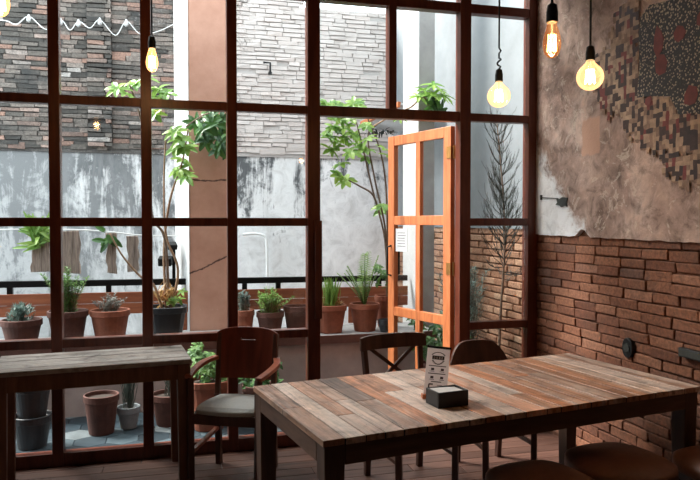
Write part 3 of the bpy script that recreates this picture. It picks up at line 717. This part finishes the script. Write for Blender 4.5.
# dry conifer in the right-hand pane
def conifer(x, y, H, label, name, base, dens, needle, lean=0.0, z0=.0, r=.13, hpot=.3):
    t = mkpot(name, label, 'potted plant', x, y, 0, r, hpot, M['terra_dark'])
    P = curve([(0, 0, hpot-.03), (lean*.4, 0, H*.35), (lean, 0, H*.55), (lean*.7, 0, H*.75), (-.04+lean*.3, 0, H)], 8)
    MB().tube(P, [lerp(.013, .004, k/(len(P)-1)) for k in range(len(P))], 7).build('stem', M['bark'], t, smooth=True)
    tw, nl = MB(), MB(); n = len(P)
    for i in range(dens):
        f = base+(1-base)*i/dens; p = P[min(n-1, int(f*(n-1)))]
        a = rnd(0, 6.28); L = (.05+.34*(1-f)+.10)*rnd(.5, 1.0)*(1 if f > .5 else .75)
        d = Vector((math.cos(a)*.9, math.sin(a)*.5, .75 if f > .45 else -.05)).normalized()
        Q = [p, p+d*L*.5, p+d*L*.85+Vector((0, 0, .03)), p+d*L+Vector((0, 0, .07))]
        tw.tube(Q, [.004, .003, .002, .0012], 4)
        for k in range(5):
            q = Q[1].lerp(Q[3], rnd(0, 1)); e = (d+up_dir(1.3)*.8).normalized(); l = L*rnd(.15, .4)
            tw.tube([q, q+e*l*.6, q+e*l+Vector((0, 0, l*.2))], [.002, .0015, .001], 3)
        for k in range(int(needle*(1 if f > .55 and f < .82 else .25))):
            q = p+d*L*rnd(.1, .8)+Vector((rnd(-.02, .02),)*3); nl.leaf(q, (d+up_dir(2.0)).normalized(), (0, 0, 1), rnd(.03, .06), .004, .1, 1)
    tw.build('twigs', M['twig'], t); nl.build('foliage', M['conifer'], t); return t
random.seed(21)
conifer(2.58, 4.98, 2.36, 'tall bare dark conifer behind the right-hand panes', 'bare_conifer', .40, 95, 60, .05)
t = mkpot('bushy_conifer', 'low bushy blue-green conifer at the foot of the right-hand window', 'potted plant', 2.52, 5.52, 0, .14, .32, M['terra_dark'])
herb(t, .28, .88, .4, M['greygreen'], 40, .06, .007, .013, .33)
# foliage seen through the foot of the door
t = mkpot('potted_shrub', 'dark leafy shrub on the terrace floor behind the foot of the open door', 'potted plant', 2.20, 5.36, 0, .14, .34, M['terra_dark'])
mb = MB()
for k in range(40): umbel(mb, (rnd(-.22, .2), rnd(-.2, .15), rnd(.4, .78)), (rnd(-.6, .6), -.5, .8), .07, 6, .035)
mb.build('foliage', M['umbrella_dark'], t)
# pots on the terrace floor
t = thing('clay_pot', 'big shade-darkened pot under the left table, lower of two stacked', 'pot', (-.94, 5.0, 0)); pot(t, .13, .225, M['black_and_shaded_pot'])  # near-black colour stands in for the dim light on both stacked pots
t = thing('clay_pot', 'shade-darkened pot stacked on another behind the left table', 'pot', (-.94, 5.0, .206)); pot(t, .125, .235, M['black_and_shaded_pot'])
t = thing('clay_pot', 'empty clay pot with thick rim on the tiles below the left table', 'pot', (-.51, 5.2, 0)); pot(t, .126, .288, M['terra_dark'])
t = mkpot('potted_grass', 'grey ceramic pot of dark grass on the terrace tiles', 'potted plant', -.325, 5.28, 0, .085, .165, M['grey_pot']); blades(t, .14, .34, .16, M['conifer'], 70, .25, .006)
t = mkpot('potted_grass', 'clay pot of sparse dark grass behind the left table leg', 'potted plant', -.03, 5.3, 0, .135, .24, M['terra_dark']); blades(t, .2, .22, .16, M['conifer'], 30, .3, .006)
t = mkpot('potted_shrub', 'clay tub of leafy green herb between left table and armchair', 'potted plant', .26, 5.12, 0, .15, .37, M['terracotta'], .5)
mb = MB()
for k in range(34): umbel(mb, (rnd(-.13, .12), rnd(-.12, .1), rnd(.36, .56)), (rnd(-.6, .6), -.5, .8), .055, 5, .034)
for k in range(10): umbel(mb, (rnd(-.12, -.02), rnd(-.1, .1), rnd(.52, .64)), (rnd(-.6, .6), -.5, .8), .05, 5, .03)
mb.build('foliage', M['herb'], t)
t = mkpot('potted_shrub', 'dark leafy plant in a clay pot behind the armchair', 'potted plant', .64, 5.16, 0, .13, .30, M['terra_dark'])
mb = MB()
for k in range(34): umbel(mb, (rnd(-.15, .15), rnd(-.12, .1), rnd(.28, .52)), (rnd(-.6, .6), -.5, .8), .055, 5, .034)
mb.build('foliage', M['umbrella_dark'], t)
random.seed(5)

# driftwood slabs hung on a wire, with plants
wire = MB().tube(curve([(-3.2, 6.52, 1.44), (-2.2, 6.5, 1.47), (-1.15, 6.5, 1.485), (-.65, 6.5, 1.47), (-.3, 6.5, 1.43), (.06, 6.52, 1.42)], 8), .006, 6).build('wire_cable', M['cable_white'])
tag(wire, 'pale cable strung above the railing on the left', 'cable')
def slab(x, w, z0, z1, label, plant):
    t = thing('driftwood_mount', label, 'plant mount', (x, 6.535, z1))
    n = 7; pts = [(-w/2+rnd(-.01, .01), -(z1-z0)*i/n) for i in range(n+1)]+[(w/2+rnd(-.01, .01), -(z1-z0)*(1-i/n)+rnd(-.02, .02)) for i in range(n+1)]
    MB().prism(pts, -.015, .015, 'Y').build('slab', M['driftwood'], t, bevel=.004)
    if plant == 'spiky':
        mb = MB()
        for i in range(60): mb.leaf((rnd(-.06, .05), -.03, rnd(-.12, .06)), Vector((rnd(-1, 1), rnd(-.6, 0), rnd(-.2, .9))), (0, -1, .3), rnd(.10, .2), .03, .35, 4)
        mb.build('foliage', M['bright'], t)
    elif plant == 'dark':
        mb = MB()
        for i in range(9): mb.leaf((rnd(-.05, .03), -.03, rnd(-.10, .02)), Vector((rnd(-1, 1), -.3, rnd(-.9, .3))), (0, -1, .3), rnd(.09, .14), .05, .3, 4)
        mb.build('foliage', M['umbrella_dark'], t)
slab(-1.14, .16, 1.10, 1.44, 'driftwood slab with bright spiky plant hung left of the first mullion', 'spiky')
slab(-.885, .15, 1.09, 1.465, 'weathered driftwood slab hung on the cable right of the first mullion', 'cap')
slab(-.54, .085, 1.085, 1.45, 'narrow pale driftwood slab with dark drooping leaves', 'dark')
slab(-.35, .10, 1.085, 1.42, 'driftwood slab hung beside the second mullion', 'none')
# spotlights on a post
t = thing('spotlight_post', 'black post with two small floodlights beside the salmon column', 'floodlight', (.0, 6.46, 0))
MB().box((.015, 0, .66), (.03, .03, 1.32)).build('post', M['steel'], t)
MB().box((-.06, -.05, 1.19), (.12, .09, .075), Euler((.3, 0, -.2)).to_matrix()).build('floodlight_head', M['steel'], t, bevel=.006)
MB().box((.0, -.05, 1.33), (.085, .08, .05), Euler((.4, 0, .2)).to_matrix()).build('floodlight_head', M['steel'], t, bevel=.006)
# string lights along the far wall
t = thing('string_lights', 'white festoon wire looping across the old brick wall', 'string lights', (0, 0, 0))
sp = [(-2.9, 8.68, 3.9), (-2.4, 8.68, 3.84), (-1.905, 8.66, 3.90), (-1.747, 8.66, 3.862), (-1.607, 8.66, 3.965), (-1.425, 8.66, 3.828), (-1.261, 8.66, 3.95), (-1.16, 8.66, 3.84), (-1.062, 8.66, 3.949), (-.929, 8.60, 3.865), (-.816, 8.60, 3.97), (-.647, 8.66, 3.814), (-.519, 8.66, 3.991), (-.359, 8.66, 3.85), (-.148, 8.66, 3.898), (.054, 8.66, 4.01)]
MB().tube(curve(sp, 6), .0065, 5).build('wire', M['cable_white'], t)
for p in (sp[4], sp[6], sp[8], sp[10], sp[12]):
    MB().lathe([(.008, .02), (.016, 0), (.026, -.03), (.024, -.055), (.008, -.07)], (p[0], p[1]-.02, p[2]), 10).build('small_bulb', M['skylit_and_bulb_white'], t, smooth=True)
cd = MB().tube(curve([(.88, 8.70, 1.39), (1.05, 8.70, 1.40), (1.16, 8.70, 1.36), (1.19, 8.70, 1.2), (1.19, 8.70, .3)], 6), .018, 8).build('conduit_pipe', M['cable_white'], smooth=True)
tag(cd, 'white conduit pipe bending down the stained far wall', 'pipe')
# awning
t = thing('lean_to_awning', 'small sloping grey awning with orange edge on the far side of the door', 'awning', (2.66, 7.72, 2.785))
ar = Euler((0, R(10.5), 0)).to_matrix()
MB().box((0, 0, .01), (.50, 1.5, .02), ar).build('sheet', M['awning'], t)
MB().box((-.26, 0, .045), (.03, 1.52, .06), ar).build('fascia', M['door'], t)
MB().box((0, .755, 0), (.48, .025, .05), ar).build('fascia', M['awning'], t)
mb = MB()
for i in range(40): mb.leaf((rnd(-.22, .15), rnd(.55, .78), rnd(-.10, -.03)), up_dir(3), (0, 0, 1), rnd(.05, .1), .03, .3, 2)
mb.build('dead_leaves', M['twig'], t)
bk = MB().tube([(1.15, 8.68, 3.60), (1.24, 8.68, 3.60), (1.24, 8.68, 3.48)], .014, 6); bk.box((1.24, 8.70, 3.47), (.04, .06, .03))
tag(bk.build('iron_bracket', M['steel']), 'small black iron bracket on the pale bricks', 'bracket')

# ------------------------------------------------------------------ dining table
TH = .745
org = Vector((1.44, 3.003)); trz = .1672
TL, TW = 2.0, .915
tb = thing('dining_table', 'large table of reclaimed wooden planks with dark legs', 'table', (org.x, org.y, 0), trz)
mb = MB(); x = -TL/2; i = 0
while x < TL/2-.02:
    w = rnd(.075, .115); w = min(w, TL/2-x)
    if TL/2-(x+w) < .04: w = TL/2-x
    if random.random() < .45:
        s = rnd(-.25, .25)*TW
        for a, b in ((-TW/2, s), (s, TW/2)): mb.box((x+w/2, (a+b)/2, TH-.0125+rnd(-.001, .0)), (w-.005, b-a-.005, .025))
    else: mb.box((x+w/2, 0, TH-.0125+rnd(-.001, .0)), (w-.005, TW, .025))
    x += w
mb.build('tabletop', M['table_top'], tb, bevel=.0012, segs=1)
MB().box((0, 0, TH-.0145), (TL-.006, TW-.006, .0225)).build('joint_filling', M['black_box'], tb)
hx, hy, lg = TL/2-.01, TW/2-.01, .085
for sy in (-1, 1): MB().box((0, sy*(hy-.012), TH-.025-.04), (2*hx-2*lg, .024, .08)).build('apron', M['apron'], tb, bevel=.002)
for sx in (-1, 1): MB().box((sx*(hx-.012), 0, TH-.025-.04), (.024, 2*hy-2*lg, .08)).build('apron', M['apron'], tb, bevel=.002)
for sx in (-1, 1):
    for sy in (-1, 1):
        MB().box((sx*(hx-lg/2), sy*(hy-lg/2), (TH-.025)/2), (lg, lg, TH-.025), taper=.8).build('leg', M['table_leg'], tb, bevel=.004)
# left table
lt = thing('side_table', 'narrow bleached grey wooden table against the window at left', 'table', (-.445, 4.222, 0), R(6.0))
LL, LW = 1.06, .50
mb = MB(); y = -LW/2
for i in range(5):
    w = LW/5; mb.box((0, y+w/2, TH-.014), (LL, w-.002, .028), None, .0008); y += w
mb.build('tabletop', M['side_top'], lt, bevel=.003, segs=1)
for sy in (-1, 1): MB().box((0, sy*(LW/2-.025), TH-.028-.045), (LL-.16, .024, .09)).build('apron', M['side_leg'], lt, bevel=.002)
for sx in (-1, 1): MB().box((sx*(LL/2-.025), 0, TH-.028-.045), (.024, LW-.16, .09)).build('apron', M['side_leg'], lt, bevel=.002)
for sx in (-1, 1):
    for sy in (-1, 1): MB().box((sx*(LL/2-.045), sy*(LW/2-.045), (TH-.028)/2), (.075, .075, TH-.028), taper=.75).build('leg', M['side_leg'], lt, bevel=.004)

# ------------------------------------------------------------------ seats
def curved_panel(mb, w, z0, z1, y, bow, th, top_r=0.0, n=12, hole=None, lean=0.0, nz=8):
    # bowed upright panel; rounded top corners by lowering the edge heights
    def pt(u, v, off):
        x = u*w/2; zt = z1-top_r*(abs(u)**4); z = z0+(zt-z0)*v
        return Vector((x, y-bow*u*u*1.0+bow+off+lean*(z-z0), z))
    F, Bk = {}, {}
    us = [-1+2*i/n for i in range(n+1)]; vs2 = [j/nz for j in range(nz+1)]
    for i, u in enumerate(us):
        for j, v in enumerate(vs2): F[i, j] = mb.bm.verts.new(pt(u, v, -th/2)); Bk[i, j] = mb.bm.verts.new(pt(u, v, th/2))
    def skip(i, j): return hole is not None and hole(us[i], us[i+1], vs2[j], vs2[j+1])
    cells = {(i, j) for i in range(n) for j in range(nz) if not skip(i, j)}
    for i, j in cells:
        mb.bm.faces.new((F[i, j], F[i+1, j], F[i+1, j+1], F[i, j+1])); mb.bm.faces.new((Bk[i, j], Bk[i, j+1], Bk[i+1, j+1], Bk[i+1, j]))
        for di, dj, a, b in ((-1, 0, (i, j), (i, j+1)), (1, 0, (i+1, j), (i+1, j+1)), (0, -1, (i, j), (i+1, j)), (0, 1, (i, j+1), (i+1, j+1))):
            if (i+di, j+dj) not in cells: mb.bm.faces.new((F[a], F[b], Bk[b], Bk[a]))
def cushion(w, d, z0, z1, dome=.012, n=10, r=.35, wf=1.0):
    mb = MB(); g = {}
    for i in range(n+1):
        for j in range(n+1):
            u, v = -1+2*i/n, -1+2*j/n
            e = r; k = 1-e*(u*u*v*v)*.5
            ww = w*(1+(wf-1)*(1-v)/2)
            e = max(abs(u), abs(v)); z = z1+dome*(1-u*u)*(1-v*v)-(.012 if e > .99 else 0)
            g[i, j] = mb.bm.verts.new((u*ww/2*k, v*d/2*k, z))
    for i in range(n):
        for j in range(n): mb.bm.faces.new((g[i, j], g[i+1, j], g[i+1, j+1], g[i, j+1]))
    edge = [(i, 0) for i in range(n)]+[(n, j) for j in range(n)]+[(i, n) for i in range(n, 0, -1)]+[(0, j) for j in range(n, 0, -1)]
    lo = [mb.bm.verts.new((g[e].co.x, g[e].co.y, z0)) for e in edge]; m = len(edge)
    for k in range(m): mb.bm.faces.new((g[edge[k]], lo[k], lo[(k+1) % m], g[edge[(k+1) % m]]))
    mb.bm.faces.new(lo)
    return mb
# armchair
ac = thing('armchair', 'mahogany armchair with slotted back and grey seat between the two tables', 'chair', (.36, 4.085, 0), R(-26))
W2 = .185
for sx in (-1, 1):
    MB().bar((sx*W2, .205, 0), (sx*W2, .185, .46), .036, .04).bar((sx*W2, .185, .45), (sx*W2*1.02, .24, .84), .03, .034).build('rear_leg', M['chair_dark'], ac, bevel=.004)
    MB().bar((sx*.205, -.175, 0), (sx*.21, -.17, .64), .036, .036).build('front_leg', M['chair_dark'], ac, bevel=.004)
    MB().bar((sx*.20, -.165, .20), (sx*W2, .195, .24), .028, .02).build('side_stretcher', M['arm_red'], ac, bevel=.003)
    P = curve([(sx*.195, .225, .685), (sx*.235, .10, .675), (sx*.235, -.05, .66), (sx*.215, -.185, .645)], 6)
    mb = MB()
    for a, b in zip(P, P[1:]): mb.bar(a, b+(b-a)*.15, .042, .024)
    mb.build('armrest', M['arm_red'], ac, bevel=.004)
mb = MB()
curved_panel(mb, .40, .555, .875, .195, .03, .018, .03, 16, lambda u0, u1, v0, v1: u0 > -.27 and u1 < .27 and .74 < v0 and v1 < .84, .12, 20)
mb.build('backrest', M['chair_red'], ac)
mb = MB().box((0, -.17, .395), (.40, .022, .06)); mb.box((0, .185, .395), (.36, .022, .06)); mb.box((-.195, 0, .395), (.022, .35, .06)); mb.box((.195, 0, .395), (.022, .35, .06))
mb.build('seat_frame', M['chair_dark'], ac, bevel=.003)
cushion(.39, .40, .425, .462, .014, wf=1.08).build('seat', M['seat_grey'], ac, smooth=False, bevel=.006)
# cross-back chair
cb = thing('cross_back_chair', 'dark cross-back wooden chair on the far side of the big table', 'chair', (1.365, 3.73, 0), R(10))
for sx in (-1, 1):
    MB().bar((sx*.185, .215, 0), (sx*.185, .185, .44), .036, .034).bar((sx*.185, .185, .43), (sx*.20, .24, .82), .032, .032).build('rear_leg', M['chair_dark'], cb, bevel=.005)
    MB().bar((sx*.185, -.19, 0), (sx*.19, -.185, .43), .036, .036).build('front_leg', M['chair_dark'], cb, bevel=.005)
    MB().bar((sx*.187, -.185, .20), (sx*.187, .20, .22), .024, .02).build('side_stretcher', M['chair_dark'], cb)
    MB().bar((sx*.17, .195, .52), (-sx*.16, .232, .775), .022, .012, (0, 1, 0)).build('cross_brace', M['chair_dark'], cb)
MB().bar((-.187, -.0, .21), (.187, 0, .21), .022, .02).build('cross_stretcher', M['chair_dark'], cb)
mb = MB(); curved_panel(mb, .46, .765, .855, .215, .03, .024, .012, 14, None, .1, 3); mb.build('top_rail', M['chair_dark'], cb, bevel=.004)
cushion(.42, .42, .42, .45, .006).build('seat', M['chair_dark'], cb, bevel=.006)
# round-back chair
rc = thing('round_back_chair', 'dark chair with rounded back at far right of the big table', 'chair', (1.94, 3.80, 0), R(4))
for sx in (-1, 1):
    MB().bar((sx*.15, .195, 0), (sx*.155, .17, .44), .034, .034).bar((sx*.155, .17, .43), (sx*.15, .205, .66), .028, .03).build('rear_leg', M['chair_dark'], rc, bevel=.005)
    MB().bar((sx*.165, -.19, 0), (sx*.17, -.185, .42), .034, .034).build('front_leg', M['chair_dark'], rc, bevel=.005)
    MB().bar((sx*.165, -.185, .2), (sx*.15, .18, .22), .022, .02).build('side_stretcher', M['chair_dark'], rc)
mb = MB(); curved_panel(mb, .42, .56, .775, .175, .045, .024, .13, 18, None, .12, 6); mb.build('backrest', M['chair_dark'], rc, bevel=.004)
cushion(.40, .40, .41, .45, .012).build('seat', M['leather'], rc, bevel=.006)
# stools
st_l = ['brown leather stool nearest the camera under the table front', 'brown leather stool second from the brick wall under the table front', 'brown leather stool tucked in beside the brick wall']
s0 = None
for i, (x, y, rz) in enumerate([(1.50, 2.49, 8), (1.97, 2.62, 6), (2.44, 2.465, 4)]):
    if s0 is None:
        s0 = thing('leather_stool', st_l[0], 'stool', (x, y, 0), R(rz), 'leather stools along the table front')
        cushion(.45, .47, .41, .47, .024, 12, .55).build('seat', M['leather'], s0, smooth=True, bevel=.012, segs=3)
        MB().box((0, 0, .385), (.34, .36, .05)).build('seat_frame', M['chair_dark'], s0, bevel=.004)
        for sx in (-1, 1):
            for sy in (-1, 1): MB().bar((sx*.165, sy*.17, 0), (sx*.15, sy*.155, .41), .034, .034).build('leg', M['chair_dark'], s0, bevel=.004)
    else:
        c = copy_tree(s0); c.location = (x, y, 0); c.rotation_euler = (0, 0, R(rz)); c['label'] = st_l[i]

# ------------------------------------------------------------------ things on the table
nb = thing('napkin_box', 'black wooden napkin box on the big table', 'napkin box', (1.171, 2.74, TH+.0003), R(8))
bw, bd, bh, bt = .152, .11, .068, .008
mb = MB().box((0, 0, .005), (bw, bd, .01))
for s in (-1, 1):
    mb.box((0, s*(bd/2-bt/2), bh/2), (bw, bt, bh)); mb.box((s*(bw/2-bt/2), 0, bh/2), (bt, bd-2*bt, bh))
mb.build('box', M['black_box'], nb, bevel=.0015, segs=1)
nk = thing('napkin_stack', 'white paper napkins filling the black box', 'napkins', (1.171, 2.74, TH+.0108), R(8))
mb = MB()
for i in range(10): mb.box((rnd(-.001, .001), rnd(-.001, .001), .003+.0048*i), (.128, .086, .0042))
mb.box((0, 0, .052), (.127, .085, .004), Euler((0, R(2), 0)).to_matrix())
mb.build('napkins', M['napkin'], nk)
mh = thing('menu_holder', 'tall white menu card in a wooden stand behind the napkin box', 'menu', (1.17, 2.85, TH), R(-8))
MB().box((-.015, 0, .010), (.115, .035, .02)).build('stand', M['door'], mh, bevel=.002)
cm = Euler((R(-6), R(7), 0)).to_matrix(); cw, chh = .108, .222
def cp(x, z, y=0.0): return cm @ Vector((x, y, z))+Vector((-.012, 0, .012))
MB().box(cp(0, chh/2), (cw, .0022, chh), cm).build('card', M['card'], mh)
MB().box(cp(0, chh-.004, -.001), (cw+.006, .006, .010), cm).build('clip', M['black_box'], mh)
def mark(mb, x, z, w, h): mb.box(cp(x*1.1, z*1.085, -.0016), (w*1.1, .0008, h*1.085), cm)
mb = MB()
mark(mb, 0, .157, .052, .016)
for k in range(13):
    a = R(20+140*k/12); mark(mb, .028*math.cos(a), .163+.018*math.sin(a)*.9, .006, .0028)
for k in range(9):
    a = R(200+140*k/8); mark(mb, .024*math.cos(a), .152+.022*math.sin(a), .008, .004)
for z, w in ((.122, .074), (.090, .074), (.056, .044)): mark(mb, 0, z, w, .0035)
for z in (.108, .074):
    for x in (-.02, .022):
        mark(mb, x, z, .013, .010); mark(mb, x+rnd(-.003, .003), z-.009, .02, .002)
mark(mb, -.022, .045, .018, .006); mark(mb, -.030, .035, .006, .018); mark(mb, .016, .042, .022, .002)
mb.build('print', M['ink'], mh)
mb = MB()
for k, w in enumerate((.007, .007, .008, .007)): mb.box(cp(-.018+.012*k, .1703, -.0024), (.0065, .0005, .009), cm)
for k in range(4): mb.box(cp(-.018+.012*k, .1703, -.0028), (.0025, .0004, .004), cm)
mb.build('emblem_letters', M['paper'], mh)

# ------------------------------------------------------------------ pendant bulbs
def pendant(label, p, kind, watts, knot=False, fil='filament_hot'):
    x, y, z = p; top = ZC
    t = thing('pendant_lamp', label, 'lamp', (x, y, top), rnd(0, 3))
    R0 = .0625 if kind == 'globe' else .033
    zb = z-top                      # centre of the bulb
    neck = zb+(.085 if kind == 'globe' else .075)
    if kind == 'globe':
        prof = [(.004, zb-R0)]+[(R0*math.cos(R(a)), zb+R0*math.sin(R(a))) for a in range(-78, 62, 10)]+[(.022, zb+.066), (.017, zb+.078), (.016, neck)]
    else:
        prof = [(.003, zb-.060), (.014, zb-.056), (.025, zb-.044), (.032, zb-.022), (.033, zb-.005), (.029, zb+.02), (.022, zb+.045), (.017, zb+.062), (.015, neck)]
    g = MB().lathe(prof, n=28).build('bulb', M['bulb_globe'] if kind == 'globe' else (M['bulb_amber'] if fil == 'filament_hot' else M['bulb_clear']), t, smooth=True)
    mb = MB()
    if kind == 'globe':
        mb.lathe([(.004, zb-.03), (.013, zb-.022), (.018, zb), (.013, zb+.022), (.004, zb+.032)], n=14)
        for k in range(6):
            a = k*math.pi/3; mb.tube([(.024*math.cos(a), .024*math.sin(a), zb-.03), (.016*math.cos(a+.4), .016*math.sin(a+.4), zb+.035)], .0022, 5)
    else:
        for k in range(7):
            a = k*2*math.pi/7; mb.tube([(.013*math.cos(a), .013*math.sin(a), zb+.025), (.016*math.cos(a+.3), .016*math.sin(a+.3), zb-.035)], .0021 if fil == 'filament' else .0035, 5)
    mb.build('filament', M[fil], g)
    MB().tube([(0, 0, zb+.02), (0, 0, neck)], .004, 6).build('glass_stem', M['grey_pot'], g)
    MB().lathe([(.017, neck-.008), (.021, neck-.006), (.021, neck+.03), (.019, neck+.04), (.017, neck+.055), (.007, neck+.062)], n=20).build('socket', M['cable_black'], t)
    pts = [(0, 0, neck+.06), (0, 0, -.02)]
    if knot:
        k0 = neck+.075
        pts = [(0, 0, neck+.06)]+[(.010*math.cos(a*.9), .010*math.sin(a*.9), k0+.006*a) for a in range(0, 9)]+[(0, 0, k0+.07), (.012, 0, k0+.085), (0, 0, k0+.10), (0, 0, -.02)]
    MB().tube(pts, .005, 7).build('cord', M['cable_black'], t)
    MB().lathe([(.045, 0), (.045, -.015), (.02, -.03), (.008, -.032)], n=18).build('ceiling_rose', M['cable_black'], t)
    l = bpy.data.lights.new('bulb_light', 'POINT'); l.energy = watts; l.color = (1.0, .62, .32); l.shadow_soft_size = .02
    lo = bpy.data.objects.new('bulb_light', l); COL.objects.link(lo); lo.parent = t; lo.location = (0, 0, zb)
pendant('small pear-shaped lit bulb on a cord in front of the second mullion', (-.099, 3.85, 2.43), 'pear', BULB_W*.6)
pendant('lit bulb cut off by the top left corner of the view', (-.635, 2.882, 2.405), 'pear', BULB_W*.5)
pendant('lit globe bulb on a knotted cord in front of the right window panes', (1.724, 3.34, 2.235), 'globe', BULB_W, True)
pendant('clear long-filament pear bulb hanging highest by the window jamb', (1.329, 2.17, 2.20), 'pear', BULB_W*.5, False, 'filament')
pendant('lit globe bulb hanging in front of the mottled plaster wall', (1.902, 2.774, 2.23), 'globe', BULB_W)

# ------------------------------------------------------------------ mural and fittings on the right wall
mu = thing('mosaic_mural', 'broken tile mosaic of cream, black and dark red pieces on the plaster', 'mosaic', (XR-.024, 3.3, 2.3))
random.seed(11)
def inside(poly, y, z):
    c = False; n = len(poly)
    for i in range(n):
        (y0, z0), (y1, z1) = poly[i], poly[(i+1) % n]
        if (z0 > z) != (z1 > z) and y < (y1-y0)*(z-z0)/(z1-z0)+y0: c = not c
    return c
peb = [(3.40, 2.28), (3.38, 2.45), (3.39, 2.62), (3.38, 2.74), (3.30, 2.79), (3.1, 2.76), (3.02, 2.83), (2.75, 2.9), (2.5, 2.9), (2.4, 2.3), (2.7, 2.05), (2.95, 2.12), (3.06, 2.13), (3.13, 2.24), (3.30, 2.27)]
zones = [([(3.66, 2.62), (3.60, 2.86), (3.45, 2.90), (3.38, 2.75), (3.40, 2.3), (3.55, 2.45)], .85),
         ([(3.80, 2.60), (3.62, 2.66), (3.40, 2.55), (3.38, 2.1), (3.55, 2.2), (3.74, 2.24), (3.83, 2.42)], .75),
         ([(3.60, 2.30), (3.30, 2.30), (3.10, 2.25), (2.95, 2.15), (2.6, 2.1), (2.4, 1.98), (2.6, 1.9), (3.1, 1.92), (3.32, 1.96), (3.52, 2.13)], .9),
         ([(3.22, 1.93), (2.6, 1.93), (2.5, 1.82), (3.0, 1.74), (3.14, 1.80)], .75)]
mb = MB(); g = .026; cells = {}; kinds = {}
for iy in range(-38, 24):
    for iz in range(-26, 26):
        y, z = 3.3+iy*g, 2.3+iz*g
        d = max((q for pz, q in zones if inside(pz, y+rnd(-.03, .03), z+rnd(-.03, .03))), default=0)
        if d and not inside(peb, y, z): cells[iy, iz] = 'cream'
for c in list(cells):                      # dark and red pieces two or three cells long, in bars and corners
    if random.random() < .23:
        k = 'red' if random.random() < .22 else 'dark'
        for q in random.choice([[(0, 0), (0, 1)], [(0, 0), (1, 0)], [(0, 0), (0, 1), (1, 1)], [(0, 0), (1, 0), (1, -1)], [(0, 0)], [(0, 0), (0, 1), (0, 2)]]):
            e = (c[0]+q[0], c[1]+q[1])
            if e in cells: cells[e] = k
for c in list(cells):
    if cells[c] == 'cream' and random.random() < .3: cells[c] = 'tan'
gv = {}
def gvert(i, j):
    if (i, j) not in gv: gv[i, j] = mb.bm.verts.new((-.007, (i-.5)*g+rnd(-.004, .004), (j-.5)*g+rnd(-.004, .004)))
    return gv[i, j]
MI = {'cream': 0, 'dark': 1, 'red': 2, 'tan': 3}
for (i, j), k in cells.items():
    f = mb.bm.faces.new((gvert(i, j), gvert(i+1, j), gvert(i+1, j+1), gvert(i, j+1))); f.material_index = MI[k]
ex = bmesh.ops.inset_individual(mb.bm, faces=[f for f in mb.bm.faces], thickness=.002, depth=0.0)
for f in ex['faces']: f.material_index = 3
to = mb.build('tesserae', M['cream_tile'], mu); to.data.materials.append(M['dark_tile']); to.data.materials.append(M['red_tile']); to.data.materials.append(M['tan_tile'])
so = to.modifiers.new('solid', 'SOLIDIFY'); so.thickness = .012; so.offset = 0
MB().prism([(a-3.3, b-2.3) for a, b in peb], -.010, .004, 'X').build('pebble_field', M['pebble'], mu)
for cy, cz, w, h in [(3.225, 2.565, .075, .14), (3.06, 2.56, .085, .08), (3.20, 2.43, .09, .12), (2.97, 2.21, .10, .10), (2.88, 2.6, .12, .08), (3.30, 2.245, .05, .05)]:
    n = 7; pp = [(cy-3.3+w*.6*math.cos(6.283*k/n+.4)*rnd(.75, 1.15), cz-2.3+h*.6*math.sin(6.283*k/n+.4)*rnd(.75, 1.15)) for k in range(n)]
    MB().prism(pp, -.012, -.008, 'X').build('red_patch', M['red_tile'], mu)
# dark shade patch for a hole, and wire, in the white plaster
t = thing('plaster_cavity', 'dark shade patch for a hole with a wire in the white plaster patch', 'pipe', (XR-.024, 4.19, 1.69))
MB().prism([(-.075, .028), (-.01, .034), (.03, .02), (.066, .03), (.05, .0), (.072, -.018), (.03, -.022), (.0, -.036), (-.05, -.026), (-.07, -.034), (-.062, .0)], -.007, .012, 'X').build('cavity', M['twig'], t)  # flat dark patch, shade of a hole in the plaster put in as colour
MB().tube([(-.004, .04, .026), (-.005, .15, .034), (-.004, .27, .042)], .003, 5).build('wire', M['twig'], t)
MB().lathe([(.012, -.018), (.012, .018)], (0, .27, .042), 8).build('nail', M['twig'], t)
t = thing('wall_socket', 'dark oval socket set into the bricks above the table', 'socket', (XR, 3.47, .79))
P = [(.048*math.cos(6.283*k/20), .062*math.sin(6.283*k/20)) for k in range(20)]
MB().prism(P, -.03, .015, 'X').build('plate', M['black_box'], t, bevel=.004)
P = [(.026*math.cos(6.283*k/16), .026*math.sin(6.283*k/16)) for k in range(16)]
MB().prism(P, -.036, -.028, 'X').build('outlet', M['twig'], t)
t = thing('junction_box', 'flat dark metal box on the bricks at the right edge', 'box', (XR, 2.92, .85))
MB().box((-.015, 0, 0), (.06, .22, .05)).build('box', M['black_box'], t, bevel=.004)
MB().box((-.047, 0, 0), (.006, .20, .035)).build('cover', M['twig'], t, bevel=.002)
